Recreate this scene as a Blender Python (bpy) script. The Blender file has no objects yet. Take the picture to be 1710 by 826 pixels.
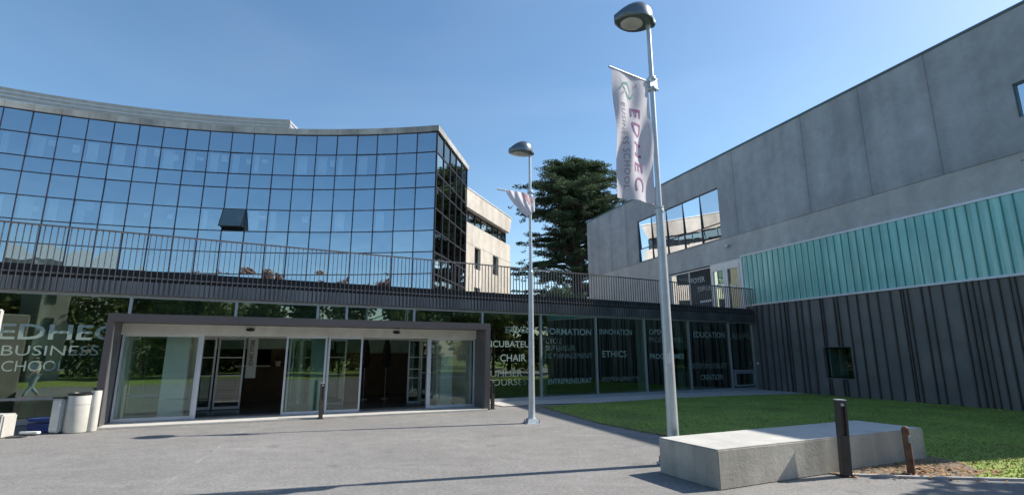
import bpy, bmesh, math, random
from mathutils import Vector, Matrix, noise
import numpy as np
random.seed(7); rng = np.random.default_rng(7)
scn = bpy.context.scene
col = scn.collection
R = math.radians

# ------------------------------------------------------------------ camera
FPX = 855.0; TH = math.atan(178/855); CAMH = 1.7
cd = bpy.data.cameras.new('camera'); cam = bpy.data.objects.new('camera', cd); col.objects.link(cam)
cd.sensor_width = 36; cd.lens = 18.0; cd.clip_end = 3000; cd.clip_start = 0.05
cam.location = (0, 0, CAMH); cam.rotation_euler = (math.pi/2 + TH, 0, 0)
scn.camera = cam
# ------------------------------------------------------------------ sky and sun
SUN_EL, SUN_AZ = 42.0, 74.6            # azimuth from +Y towards +X
w = bpy.data.worlds.new('World'); scn.world = w; w.use_nodes = True
nt = w.node_tree; sky = nt.nodes.new('ShaderNodeTexSky'); sky.sky_type = 'NISHITA'
sky.sun_disc = False; sky.sun_elevation = R(SUN_EL); sky.sun_rotation = R(SUN_AZ)
sky.air_density = 1.0; sky.dust_density = 0.7; sky.ozone_density = 1.6; sky.altitude = 200
bg = nt.nodes['Background']; bg.inputs[1].default_value = 0.105
hs0 = nt.nodes.new('ShaderNodeHueSaturation'); hs0.inputs['Hue'].default_value = .493; hs0.inputs['Saturation'].default_value = 1.12
nt.links.new(sky.outputs[0], hs0.inputs['Color'])
hs1 = nt.nodes.new('ShaderNodeHueSaturation'); hs1.inputs['Saturation'].default_value = .62; hs1.inputs['Value'].default_value = 1.30
nt.links.new(hs0.outputs[0], hs1.inputs['Color'])
tcw = nt.nodes.new('ShaderNodeTexCoord'); mpw = nt.nodes.new('ShaderNodeMapping'); mpw.inputs['Scale'].default_value = (1.2, 1.6, 4.0); mpw.inputs['Rotation'].default_value = (.2, .3, .5)
nzw = nt.nodes.new('ShaderNodeTexNoise'); nzw.inputs['Scale'].default_value = 1.5; nzw.inputs['Detail'].default_value = 6; nzw.inputs['Roughness'].default_value = .5; nzw.inputs['Distortion'].default_value = .4
rpw = nt.nodes.new('ShaderNodeMapRange'); rpw.inputs[1].default_value = .46; rpw.inputs[2].default_value = .78; rpw.inputs[3].default_value = 0; rpw.inputs[4].default_value = .15
mxw = nt.nodes.new('ShaderNodeMixRGB')
nt.links.new(tcw.outputs['Generated'], mpw.inputs[0]); nt.links.new(mpw.outputs[0], nzw.inputs['Vector']); nt.links.new(nzw.outputs[0], rpw.inputs[0]); nt.links.new(rpw.outputs[0], mxw.inputs[0])
nt.links.new(hs0.outputs[0], mxw.inputs[1]); nt.links.new(hs1.outputs[0], mxw.inputs[2]); nt.links.new(mxw.outputs[0], bg.inputs[0])
sl = bpy.data.lights.new('sun', 'SUN'); sl.energy = 4.3; sl.angle = R(0.5); sl.color = (1, .93, .82)
so = bpy.data.objects.new('sun', sl); col.objects.link(so); so.location = (30, 10, 30)
sd = Vector((math.sin(R(SUN_AZ))*math.cos(R(SUN_EL)), math.cos(R(SUN_AZ))*math.cos(R(SUN_EL)), math.sin(R(SUN_EL))))
so.rotation_euler = sd.to_track_quat('Z', 'Y').to_euler()
vs = scn.view_settings; vs.view_transform = 'Standard'; vs.look = 'None'; vs.gamma = 1; vs.exposure = 0.85
try: vs.use_curve_mapping = False
except Exception: pass
scn.cycles.max_bounces = 10; scn.cycles.transparent_max_bounces = 16

# ------------------------------------------------------------------ photo geometry helpers (world positions on real planes)
def ray(u, v):
    x = (u-855)/FPX; y = -(v-413)/FPX
    return (x, math.cos(TH)-y*math.sin(TH), math.sin(TH)+y*math.cos(TH))
def g(u, v, z=0.0):
    d = ray(u, v); t = (z-CAMH)/d[2]; return (d[0]*t, d[1]*t)

class Fr:                                # a vertical working plane: s along, n into the building, z up
    def __init__(self, o, d):
        l = math.hypot(*d); self.o = o; self.e = (d[0]/l, d[1]/l); self.m = (-self.e[1], self.e[0])
        self.rz = math.atan2(self.e[1], self.e[0])
    def w(self, s, n, z): return Vector((self.o[0]+self.e[0]*s+self.m[0]*n, self.o[1]+self.e[1]*s+self.m[1]*n, z))
    def sz(self, u, v, n=0.0):
        d = ray(u, v); ox, oy = self.o[0]+self.m[0]*n, self.o[1]+self.m[1]*n
        t = (ox*self.m[0]+oy*self.m[1])/(d[0]*self.m[0]+d[1]*self.m[1])
        return ((d[0]*t-self.o[0])*self.e[0]+(d[1]*t-self.o[1])*self.e[1], CAMH+d[2]*t)
W0 = Fr((0, 0), (1, 0))

# ------------------------------------------------------------------ mesh builder
INV = {}
class MB:
    def __init__(self): self.v = []; self.f = []
    def add(self, vs_, fs):
        b = len(self.v); self.v += [Vector(p) for p in vs_]; self.f += [tuple(i+b for i in f) for f in fs]; return self
    def quad(self, *p): return self.add(p, [(0, 1, 2, 3)])
    def hexa(self, p):   # 8 points: bottom 4 ccw, top 4
        return self.add(p, [(3, 2, 1, 0), (4, 5, 6, 7), (0, 1, 5, 4), (1, 2, 6, 5), (2, 3, 7, 6), (3, 0, 4, 7)])
    def fbox(self, F, s0, s1, n0, n1, z0, z1):
        if F.w(0,0,0) is None: return self
        return self.hexa([F.w(s0, n0, z0), F.w(s1, n0, z0), F.w(s1, n1, z0), F.w(s0, n1, z0),
                          F.w(s0, n0, z1), F.w(s1, n0, z1), F.w(s1, n1, z1), F.w(s0, n1, z1)])
    def box(self, x0, x1, y0, y1, z0, z1): return self.fbox(W0, x0, x1, y0, y1, z0, z1)
    def prism(self, poly, z0, z1):
        n = len(poly)
        return self.add([(x, y, z0) for x, y in poly]+[(x, y, z1) for x, y in poly],
            [tuple(range(n-1, -1, -1)), tuple(range(n, 2*n))]+[(i, (i+1) % n, (i+1) % n+n, i+n) for i in range(n)])
    def loft(self, rings, cap=True):
        n = len(rings[0]); vs_ = [p for r in rings for p in r]; fs = []
        for k in range(len(rings)-1):
            for i in range(n): fs.append((k*n+i, k*n+(i+1) % n, (k+1)*n+(i+1) % n, (k+1)*n+i))
        if cap: fs += [tuple(range(n-1, -1, -1)), tuple(range((len(rings)-1)*n, len(rings)*n))]
        return self.add(vs_, fs)
    def tube(self, pts, rad, seg=10, cap=True):
        pts = [Vector(p) for p in pts]
        if not isinstance(rad, (list, tuple)): rad = [rad]*len(pts)
        rings = []; up = None
        for i, p in enumerate(pts):
            d = (pts[min(i+1, len(pts)-1)]-pts[max(i-1, 0)]).normalized()
            if up is None:
                up = Vector((0, 0, 1)) if abs(d.z) < .9 else Vector((1, 0, 0))
            a = d.cross(up).normalized(); b = a.cross(d).normalized()
            rings.append([p+a*math.cos(t)*rad[i]+b*math.sin(t)*rad[i] for t in [2*math.pi*k/seg for k in range(seg)]])
        return self.loft(rings, cap)
    def lathe(self, c, prof, seg=24, cap=True):
        rings = [[Vector((c[0]+math.cos(2*math.pi*k/seg)*r, c[1]+math.sin(2*math.pi*k/seg)*r, c[2]+z)) for k in range(seg)] for r, z in prof]
        return self.loft(rings, cap)
    def build(self, name, m, parent=None, smooth=False, bevel=0, label=None, cat=None, group=None, kind=None):
        inv = INV.get(parent.name, Matrix()) if parent else Matrix()
        me = bpy.data.meshes.new(name); me.from_pydata([inv @ p for p in self.v], [], self.f)
        me.validate(); me.materials.append(m)
        bm = bmesh.new(); bm.from_mesh(me); bmesh.ops.recalc_face_normals(bm, faces=bm.faces)
        if bevel: bmesh.ops.remove_doubles(bm, verts=bm.verts, dist=1e-5); bmesh.ops.bevel(bm, geom=[e for e in bm.edges if len(e.link_faces) == 2 and e.calc_face_angle(0) > .5], offset=bevel, segments=2, affect='EDGES')
        bm.to_mesh(me); bm.free()
        if smooth:
            me.polygons.foreach_set('use_smooth', [True]*len(me.polygons))
            try: me.set_sharp_from_angle(angle=R(40))
            except Exception: pass
        o = bpy.data.objects.new(name, me); col.objects.link(o)
        if parent: o.parent = parent; INV[o.name] = inv
        tag(o, label, cat, group, kind); return o
def tag(o, label=None, cat=None, group=None, kind=None):
    if label: o['label'] = label
    if cat: o['category'] = cat
    if group: o['group'] = group
    if kind: o['kind'] = kind
def thing(name, label, cat, loc=(0, 0, 0), rz=0, group=None):
    o = bpy.data.objects.new(name, None); col.objects.link(o); o.location = loc; o.rotation_euler = (0, 0, rz)
    o.empty_display_size = .3
    INV[o.name] = (Matrix.Translation(loc) @ Matrix.Rotation(rz, 4, 'Z')).inverted(); tag(o, label, cat, group); return o
def fthing(name, label, cat, F, group=None): return thing(name, label, cat, (F.o[0], F.o[1], 0), F.rz, group)
def copy_tree(o, parent=None):
    c = o.copy(); col.objects.link(c)
    if parent: c.parent = parent
    for ch in [x for x in bpy.data.objects if x.parent == o]: copy_tree(ch, c)
    return c
def raw_quads(name, m, P, parent=None, **kw):      # P: (N,4,3) numpy, world coords
    n = len(P); P = P.reshape(-1, 3)
    if parent:
        M = np.array(INV.get(parent.name, Matrix())); P = P @ M[:3, :3].T + M[:3, 3]
    me = bpy.data.meshes.new(name); me.vertices.add(4*n); me.vertices.foreach_set('co', P.ravel().astype(np.float32))
    me.loops.add(4*n); me.loops.foreach_set('vertex_index', np.arange(4*n, dtype=np.int32))
    me.polygons.add(n); me.polygons.foreach_set('loop_start', np.arange(0, 4*n, 4, dtype=np.int32))
    me.update(calc_edges=True); me.materials.append(m)
    o = bpy.data.objects.new(name, me); col.objects.link(o)
    if parent: o.parent = parent
    tag(o, **kw); return o

# ------------------------------------------------------------------ materials
class NT:
    def __init__(self, name):
        self.m = bpy.data.materials.new(name); self.m.use_nodes = True; self.t = self.m.node_tree
        self.p = self.t.nodes['Principled BSDF']; self.out = self.t.nodes['Material Output']; self._c = None
    def n(self, typ, **kw):
        x = self.t.nodes.new('ShaderNode'+typ)
        for k, v in kw.items():
            if k.startswith('i_'): x.inputs[k[2:].replace('_', ' ')].default_value = v
            else: setattr(x, k, v)
        return x
    def l(self, a, b): self.t.links.new(a, b)
    def co(self, scale=(1, 1, 1), kind='Object'):
        if self._c is None: self._c = self.n('TexCoord')
        mp = self.n('Mapping'); mp.inputs['Scale'].default_value = scale
        self.l(self._c.outputs[kind], mp.inputs[0]); return mp.outputs[0]
    def noise(self, scale, detail=4, mapping=(1, 1, 1), rough=.55):
        x = self.n('TexNoise'); x.inputs['Scale'].default_value = scale; x.inputs['Detail'].default_value = detail
        x.inputs['Roughness'].default_value = rough; self.l(self.co(mapping), x.inputs['Vector']); return x.outputs[0]
    def ramp(self, fac, stops):
        x = self.n('ValToRGB'); e = x.color_ramp.elements
        while len(e) < len(stops): e.new(.5)
        for k, (p, c) in enumerate(stops):
            e[k].position = p; e[k].color = tuple(c)+(1,) if not isinstance(c, (int, float)) else (c, c, c, 1)
        self.l(fac, x.inputs[0]); return x.outputs[0]
    def mix(self, fac, a, b, mode='MIX'):
        x = self.n('MixRGB', blend_type=mode)
        for i, q in ((0, fac), (1, a), (2, b)):
            if hasattr(q, 'links') or hasattr(q, 'is_linked'): self.l(q, x.inputs[i])
            else: x.inputs[i].default_value = q if isinstance(q, (int, float)) else tuple(q)+(1,)
        return x.outputs[0]
    def base(self, c):
        if hasattr(c, 'is_linked'): self.l(c, self.p.inputs['Base Color'])
        else: self.p.inputs['Base Color'].default_value = tuple(c)+(1,)
    def bump(self, h, strength=.3, dist=.02):
        b = self.n('Bump'); b.inputs['Strength'].default_value = strength; b.inputs['Distance'].default_value = dist
        self.l(h, b.inputs['Height']); self.l(b.outputs[0], self.p.inputs['Normal'])
    def set(self, **kw):
        for k, v in kw.items(): self.p.inputs[k.replace('_', ' ')].default_value = v
        return self
def plain(name, c, rough=.5, metal=0, var=.12, scale=3, bump=0, bscale=60):
    t = NT(name); f = t.noise(scale, 5)
    d = tuple(x*(1-var) for x in c); b = tuple(min(1, x*(1+var)) for x in c)
    t.base(t.ramp(f, [(.3, d), (.7, b)])); t.set(Roughness=rough, Metallic=metal)
    if bump: t.bump(t.noise(bscale, 3), bump, .01)
    return t.m
def glass(name, tint, base, top, rough=0.0, wob=0.0, gcol=(1, 1, 1)):
    t = NT(name); t.t.nodes.remove(t.p)
    tr = t.n('BsdfTransparent'); tr.inputs[0].default_value = tuple(tint)+(1,)
    gl = t.n('BsdfGlossy'); gl.inputs['Roughness'].default_value = rough; gl.inputs[0].default_value = tuple(gcol)+(1,)
    lw = t.n('LayerWeight'); lw.inputs[0].default_value = .25
    mr = t.n('MapRange'); t.l(lw.outputs['Fresnel'], mr.inputs[0]); mr.inputs[3].default_value = base; mr.inputs[4].default_value = top
    mx = t.n('MixShader'); t.l(mr.outputs[0], mx.inputs[0]); t.l(tr.outputs[0], mx.inputs[1]); t.l(gl.outputs[0], mx.inputs[2])
    if wob:
        nz = t.n('TexNoise'); nz.inputs['Scale'].default_value = .9; nz.inputs['Detail'].default_value = 1
        t.l(t.co(), nz.inputs['Vector']); b = t.n('Bump'); b.inputs['Strength'].default_value = wob; b.inputs['Distance'].default_value = .05
        t.l(nz.outputs[0], b.inputs['Height']); t.l(b.outputs[0], gl.inputs['Normal'])
    t.l(mx.outputs[0], t.out.inputs[0]); return t.m

def concrete(name, c, joints=None, stain=.35, streak=.3, bump=.25, rough=.85, dark_low=0):
    t = NT(name)
    big = t.ramp(t.noise(.28, 5), [(.34, 1-stain), (.62, 1.0+stain*.15)])
    st = t.ramp(t.noise(1.3, 4, (1.0, 1.0, .07)), [(.33, 1-streak), (.6, 1.0)])
    med = t.ramp(t.noise(2.2, 8, rough=.7), [(.3, .82), (.7, 1.08)])
    fine = t.ramp(t.noise(38, 3), [(.3, .93), (.7, 1.05)])
    x = t.mix(1, c, big, 'MULTIPLY'); x = t.mix(1, x, st, 'MULTIPLY'); x = t.mix(1, x, med, 'MULTIPLY'); x = t.mix(1, x, fine, 'MULTIPLY')
    # form-tie holes and small pits
    vo = t.n('TexVoronoi'); vo.inputs['Scale'].default_value = .8; t.l(t.co(), vo.inputs['Vector'])
    pit = t.ramp(vo.outputs['Distance'], [(.018, .45), (.032, 1.0)]); x = t.mix(1, x, pit, 'MULTIPLY')
    if joints:                       # vertical form joints every `joints` metres along local x
        sp = t.n('SeparateXYZ'); t.l(t.co(), sp.inputs[0])
        ms = []
        for j in joints:
            a = t.n('Math', operation='SUBTRACT'); t.l(sp.outputs[0], a.inputs[0]); a.inputs[1].default_value = j
            b = t.n('Math', operation='ABSOLUTE'); t.l(a.outputs[0], b.inputs[0]); ms.append(b.outputs[0])
        cur = ms[0]
        for q in ms[1:]:
            k = t.n('Math', operation='MINIMUM'); t.l(cur, k.inputs[0]); t.l(q, k.inputs[1]); cur = k.outputs[0]
        jl = t.ramp(cur, [(.012, .62), (.035, .9)]); x = t.mix(1, x, jl, 'MULTIPLY')
        wide = t.ramp(cur, [(.0, .86), (.35, 1.0)]); x = t.mix(1, x, wide, 'MULTIPLY')
    t.base(x); t.set(Roughness=rough); t.bump(t.noise(14, 8, rough=.7), bump, .02); return t.m

M = {}
M['conc_up'] = concrete('upper_concrete', (.45, .47, .50), joints=[-13.2, -11.0, -.3, 4.1, 6.9, 9.45, 12.9], stain=.22, streak=.17)
M['conc_low'] = concrete('lower_concrete', (.52, .515, .51), stain=.16, streak=.12)
M['conc_bench'] = concrete('bench_concrete', (.60, .57, .50), stain=.18, streak=.45, bump=.35)
M['conc_top'] = concrete('bench_top', (.52, .51, .48), stain=.1, streak=.05)
M['beige'] = concrete('beige_concrete', (.56, .515, .45), stain=.22, streak=.18)
M['coping'] = plain('coping', (.09, .14, .15), .4, .6)
M['clad'] = plain('dark_cladding', (.185, .172, .166), .6, .08, .22, .8)
M['clad_seam'] = plain('cladding_seam', (.095, .088, .085), .55, .1)
M['alu'] = plain('aluminium', (.50, .53, .58), .35, .55, .06)
M['alu_light'] = plain('light_aluminium', (.62, .65, .70), .4, .35, .06)
M['mull'] = plain('dark_mullion', (.035, .03, .045), .4, .3)
M['parapet'] = concrete('parapet_metal', (.42, .43, .42), stain=.25, streak=.4)
M['louvre'] = plain('louvre', (.42, .43, .45), .45, .5, .1)
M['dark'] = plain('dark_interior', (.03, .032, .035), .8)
M['black'] = plain('black_plastic', (.012, .012, .013), .4)
M['fascia'] = plain('fascia_panel', (.26, .27, .29), .5, .3, .2, .6)
M['band'] = plain('upstand_band', (.022, .024, .03), .6, .1)
M['rail'] = plain('railing_steel', (.13, .125, .13), .45, .5)
M['portal'] = plain('portal_metal', (.088, .084, .092), .42, .4, .08, .5)
M['reveal'] = plain('portal_reveal', (.16, .16, .17), .4, .4, .08)
M['header'] = plain('header_white', (.72, .71, .66), .5)
M['white'] = plain('white_plaster', (.74, .76, .74), .7, 0, .04)
M['whitem'] = plain('white_metal', (.56, .555, .51), .4, .1, .12)
M['curtain'] = plain('curtain', (.75, .78, .8), .9, 0, .06)
M['poster'] = plain('poster', (.8, .8, .78), .8)
M['wood'] = plain('wood_desk', (.085, .05, .026), .5, 0, .25, 4)
M['floor_in'] = plain('dark_floor', (.045, .05, .06), .25, 0, .1)
M['teal_wall'] = plain('teal_wall', (.42, .58, .54), .7)
M['red'] = plain('red_paint', (.35, .03, .03), .5)
M['green'] = plain('green_sign', (.02, .25, .12), .4)
M['blue'] = plain('blue_plastic', (.03, .06, .22), .35)
M['rust'] = plain('rusty_steel', (.16, .085, .05), .8, .1, .45, 7, .3)
M['bollard'] = plain('bollard_metal', (.075, .07, .068), .4, .5, .2, 6)
M['galv'] = plain('galvanised', (.52, .56, .58), .42, .45, .08, 5)
M['lamp'] = plain('lamp_housing', (.16, .19, .21), .3, .6)
M['lens'] = plain('lamp_lens', (.45, .46, .42), .2)
M['gravel'] = None
def tealmat():
    t = NT('channel_glass')
    f = t.ramp(t.noise(.35, 4), [(.3, (.17, .50, .47)), (.7, (.34, .68, .62))])
    st = t.ramp(t.noise(5.5, 3, (1, 1, .04)), [(.3, .72), (.7, 1.12)]); x = t.mix(1, f, st, 'MULTIPLY')
    x = t.mix(1, x, t.ramp(t.noise(.9, 5, (1, 1, .5)), [(.3, .88), (.6, 1.05)]), 'MULTIPLY')
    t.base(x); t.set(Roughness=.30); t.p.inputs['Specular IOR Level'].default_value = .7
    t.p.inputs['Coat Weight'].default_value = .8; t.p.inputs['Coat Roughness'].default_value = .04
    return t.m
M['teal'] = tealmat()
M['teal_rib'] = plain('channel_flange', (.08, .34, .33), .3)
M['mirror'] = glass('mirror_glass', (.62, .72, .76), .52, .98, 0.0, .16, (.68, .85, .98))
M['mirror_side'] = glass('side_glass', (.16, .19, .17), .40, .95, 0.0, .12, (.72, .74, .66))
M['mirror_win'] = glass('window_mirror', (.22, .27, .3), .72, .98, 0.0, .06, (.92, .95, 1))
M['gdark'] = glass('pavilion_glass', (.34, .50, .42), .24, .95, 0.0, .04, (.8, .95, .85))
M['gclear'] = glass('door_glass', (.62, .76, .72), .10, .9, 0.0, .03, (.9, 1, .95))
def letmat(name, c, a):
    t = NT(name); t.base(c); t.set(Roughness=.7, Alpha=a); return t.m
M['let'] = letmat('frosted_letter', (.40, .52, .48), .7)
M['let2'] = letmat('faint_letter', (.45, .55, .5), .38)
M['letwhite'] = letmat('sign_letter', (.5, .52, .5), 1)
M['purple'] = plain('banner_purple', (.26, .10, .24), .8)
M['greylet'] = plain('banner_grey', (.26, .25, .30), .8)
M['logo_g'] = plain('banner_green', (.05, .28, .22), .8)
def cloth(name, c, var=.06):
    t = NT(name); t.base(t.ramp(t.noise(2, 4), [(.3, tuple(x*(1-var) for x in c)), (.7, c)])); t.set(Roughness=.85)
    t.p.inputs['Sheen Weight'].default_value = .1
    tl = t.n('BsdfTranslucent'); tl.inputs[0].default_value = tuple(c)+(1,)
    mx = t.n('MixShader'); mx.inputs[0].default_value = .3; t.l(t.p.outputs[0], mx.inputs[1]); t.l(tl.outputs[0], mx.inputs[2]); t.l(mx.outputs[0], t.out.inputs[0])
    return t.m
M['banner'] = cloth('banner_cloth', (.74, .72, .78))
def asphalt():
    t = NT('asphalt')
    f = t.ramp(t.noise(95, 2, rough=.8), [(.32, .50), (.5, .95), (.72, 1.75)])
    g1 = t.ramp(t.noise(.35, 5), [(.3, .86), (.7, 1.12)]); g2 = t.ramp(t.noise(2.6, 6, rough=.75), [(.3, .84), (.7, 1.14)])
    sc = t.ramp(t.noise(1.1, 3, (.25, 1.7, 1)), [(.60, 1.0), (.72, 1.16)])
    x = t.mix(1, (.205, .20, .194), f, 'MULTIPLY'); x = t.mix(1, x, g1, 'MULTIPLY'); x = t.mix(1, x, g2, 'MULTIPLY'); x = t.mix(1, x, sc, 'MULTIPLY')
    x = t.mix(1, x, t.ramp(t.noise(20, 4, rough=.85), [(.36, .72), (.64, 1.25)]), 'MULTIPLY')
    x = t.mix(1, x, t.ramp(t.noise(1.7, 2), [(.28, .80), (.36, 1.0)]), 'MULTIPLY')
    sp_ = t.n('SeparateXYZ'); t.l(t.co(), sp_.inputs[0])
    brk = t.ramp(t.noise(2.4, 5, rough=.7), [(.46, 0.0), (.62, 1.0)]); wig = t.noise(1.2, 3)
    for (a_, b_, w_) in ((g(430, 703), g(250, 826), .02), (g(20, 768), g(640, 735), .016), (g(700, 716), g(1000, 826), .012), (g(0, 742), g(400, 716), .01)):
        dx, dy = b_[0]-a_[0], b_[1]-a_[1]; L_ = math.hypot(dx, dy); nx_, ny_ = -dy/L_, dx/L_
        q1 = t.n('Math', operation='MULTIPLY'); t.l(sp_.outputs[0], q1.inputs[0]); q1.inputs[1].default_value = nx_
        q2 = t.n('Math', operation='MULTIPLY_ADD'); t.l(sp_.outputs[1], q2.inputs[0]); q2.inputs[1].default_value = ny_; t.l(q1.outputs[0], q2.inputs[2])
        q3 = t.n('Math', operation='MULTIPLY_ADD'); t.l(wig, q3.inputs[0]); q3.inputs[1].default_value = .16; t.l(q2.outputs[0], q3.inputs[2])
        q4 = t.n('Math', operation='SUBTRACT'); t.l(q3.outputs[0], q4.inputs[0]); q4.inputs[1].default_value = nx_*a_[0]+ny_*a_[1]+.08
        q5 = t.n('Math', operation='ABSOLUTE'); t.l(q4.outputs[0], q5.inputs[0])
        lm = t.ramp(q5.outputs[0], [(w_*.6, .55), (w_*1.6, 0.0)]); lm2 = t.mix(1, lm, brk, 'MULTIPLY')
        x = t.mix(lm2, x, (.34, .335, .32))
    t.base(x); t.set(Roughness=.92); t.bump(t.noise(120, 2), .5, .006); return t.m
M['asphalt'] = asphalt()
def grassmat(name, a, b, c):
    t = NT(name); x = t.ramp(t.noise(9, 6, rough=.75), [(.3, a), (.55, b), (.75, c)])
    y = t.ramp(t.noise(.5, 4), [(.3, .72), (.7, 1.2)]); x = t.mix(1, x, y, 'MULTIPLY'); t.base(x); t.set(Roughness=.9)
    t.bump(t.noise(60, 4), .6, .02); return t.m
M['lawn'] = grassmat('lawn', (.13, .17, .03), (.22, .29, .055), (.31, .34, .10))
M['blade'] = grassmat('grass_blade', (.20, .26, .04), (.31, .40, .07), (.46, .46, .16))
M['soil'] = plain('soil', (.17, .13, .095), .95, 0, .35, 18, .6, 40)
M['litter'] = plain('leaf_litter', (.30, .17, .08), .9, 0, .5, 9)
def gravelmat():
    t = NT('gravel'); vo = t.n('TexVoronoi'); vo.inputs['Scale'].default_value = 34; t.l(t.co(), vo.inputs['Vector'])
    c = t.mix(vo.outputs['Color'], (.34, .33, .31), (.60, .58, .56)); t.base(c); t.set(Roughness=.9); t.bump(vo.outputs['Distance'], .8, .02); return t.m
M['gravel'] = gravelmat()
M['bark'] = plain('bark', (.075, .06, .05), .95, 0, .35, 3, .5, 12)
def leaf(name, a, b):
    t = NT(name); t.base(t.ramp(t.noise(.9, 4), [(.3, a), (.7, b)])); t.set(Roughness=.8)
    tl = t.n('BsdfTranslucent'); tl.inputs[0].default_value = tuple(x*1.2 for x in b)+(1,)
    mx = t.n('MixShader'); mx.inputs[0].default_value = .2; t.l(t.p.outputs[0], mx.inputs[1]); t.l(tl.outputs[0], mx.inputs[2]); t.l(mx.outputs[0], t.out.inputs[0]); return t.m
M['cedar'] = leaf('cedar_needles', (.018, .042, .024), (.065, .11, .045))
M['olive'] = leaf('broad_leaves', (.06, .085, .018), (.15, .17, .04))
M['bush'] = leaf('light_leaves', (.10, .17, .05), (.2, .28, .09))
M['skin'] = plain('skin', (.45, .28, .2), .6); M['hair'] = plain('hair', (.03, .02, .015), .7)
M['shirt'] = plain('shirt', (.75, .78, .76), .8); M['jeans'] = plain('trousers', (.35, .45, .47), .85)
def emit(name, c, s):
    t = NT(name); t.base(c); t.p.inputs['Emission Color'].default_value = tuple(c)+(1,); t.p.inputs['Emission Strength'].default_value = s; return t.m
M['spot'] = emit('ceiling_spot', (1, .85, .6), 14)
M['exit'] = emit('exit_sign', (.02, .35, .16), .35)

# text -> quads on a frame plane
def text_into(mb, F, body, s0, s1, z0, z1, n, bold=0.0, rot=0):
    cu = bpy.data.curves.new('t', 'FONT'); cu.body = body; cu.size = 1; cu.offset = bold; cu.resolution_u = 3
    ob = bpy.data.objects.new('t', cu); col.objects.link(ob); bpy.context.view_layer.update()
    me = bpy.data.meshes.new_from_object(ob.evaluated_get(bpy.context.evaluated_depsgraph_get()))
    co = np.array([v.co[:] for v in me.vertices]); a = co.min(0); b = co.max(0)
    vs_ = []
    for c in co:
        x = (c[0]-a[0])/(b[0]-a[0]); y = (c[1]-a[1])/(b[1]-a[1])
        if rot == 0: s, z = s0+x*(s1-s0), z0+y*(z1-z0)
        elif rot == -90: s, z = s0+y*(s1-s0), z1-x*(z1-z0)     # reads downwards
        else: s, z = s1-y*(s1-s0), z0+x*(z1-z0)                # reads upwards
        vs_.append(F.w(s, n, z) if F else Vector((s, n, z)))
    mb.add(vs_, [tuple(p.vertices) for p in me.polygons])
    bpy.data.objects.remove(ob); bpy.data.curves.remove(cu); bpy.data.meshes.remove(me)

def grid_wall(mb, F, s0, s1, z0, z1, n, holes, dep, extra_s=(), extra_z=()):
    S = sorted({s0, s1, *extra_s, *[h[0] for h in holes], *[h[1] for h in holes]}); Z = sorted({z0, z1, *extra_z, *[h[2] for h in holes], *[h[3] for h in holes]})
    S = [s for s in S if s0 <= s <= s1]; Z = [z for z in Z if z0 <= z <= z1]
    for a, b in zip(S, S[1:]):
        for c, d in zip(Z, Z[1:]):
            if any(h[0] <= a+1e-6 and b <= h[1]+1e-6 and h[2] <= c+1e-6 and d <= h[3]+1e-6 for h in holes): continue
            mb.quad(F.w(a, n, c), F.w(b, n, c), F.w(b, n, d), F.w(a, n, d))
    for h in holes:
        a, b, c, d = h
        mb.quad(F.w(a, n, c), F.w(a, n+dep, c), F.w(a, n+dep, d), F.w(a, n, d)); mb.quad(F.w(b, n, c), F.w(b, n, d), F.w(b, n+dep, d), F.w(b, n+dep, c))
        mb.quad(F.w(a, n, c), F.w(b, n, c), F.w(b, n+dep, c), F.w(a, n+dep, c)); mb.quad(F.w(a, n, d), F.w(a, n+dep, d), F.w(b, n+dep, d), F.w(b, n, d))

# ================================================================== GROUND
MB().add([(-400, -400, 0), (400, -400, 0), (400, 500, 0), (-400, 500, 0)], [(0, 1, 2, 3)]).build('ground', M['asphalt'], kind='structure')
GF = Fr((-.75, 19.08), (.8783, .4781))          # pavilion glass line
RW = Fr((12.07, 26.06), (.33444, -.94242))      # right building wall; n negative is inside => flip below
RW.m = (.94242, .33444)                          # into the right building
def rsz(u, v): return RW.sz(u, v)
MB().add([(-200, -200, .006), (200, -200, .006), (200, -5.5, .006), (-200, -5.5, .006)], [(0, 1, 2, 3)]).build('grass_verge', M['lawn'], kind='structure')
# lawn
edgeL = [g(905, 679), g(940, 689), g(1000, 706), g(1060, 718), (3.3, 11.4), (3.15, 10.2), (2.95, 9.2), (2.8, 8.2)]
front = [(4.5, 8.0), (4.72, 7.86), (5.6, 7.70), (7.04, 7.54), (9.5, 7.35), (14, 7.2), (19.5, 7.4)]
right = [tuple(RW.w(s, -.01, 0)[:2]) for s in (15, 10, 5, 2.8)]
top = [g(1180, 661), g(1100, 665), g(1000, 672)]
lawn_poly = edgeL+front+[(19.5, 11.5)]+right+top
def in_poly(x, y, P):
    ins = np.zeros(len(x), bool); j = len(P)-1
    for i in range(len(P)):
        xi, yi = P[i]; xj, yj = P[j]
        c = ((yi > y) != (yj > y)) & (x < (xj-xi)*(y-yi)/((yj-yi) or 1e-9)+xi); ins ^= c; j = i
    return ins
bm = bmesh.new(); vsL = [bm.verts.new((x, y, .012)) for x, y in lawn_poly]; bm.faces.new(vsL)
bmesh.ops.triangulate(bm, faces=bm.faces); me = bpy.data.meshes.new('lawn'); bm.to_mesh(me); bm.free(); me.materials.append(M['lawn'])
lo = bpy.data.objects.new('lawn', me); col.objects.link(lo); tag(lo, kind='structure')
gs = [GF.w(-.3, -1.5, 0)[:2], GF.w(1.6, -1.55, 0)[:2], g(1000, 673), g(1100, 666.5), g(1180, 662.5), tuple(RW.w(2.9, -.02, 0)[:2]), tuple(GF.w(14.7, 0, 0)[:2]), tuple(GF.w(-.3, 0, 0)[:2])]
MB().add([(x, y, .022) for x, y in gs], [tuple(range(len(gs)))]).build('gravel_strip', M['gravel'], kind='structure')
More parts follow.
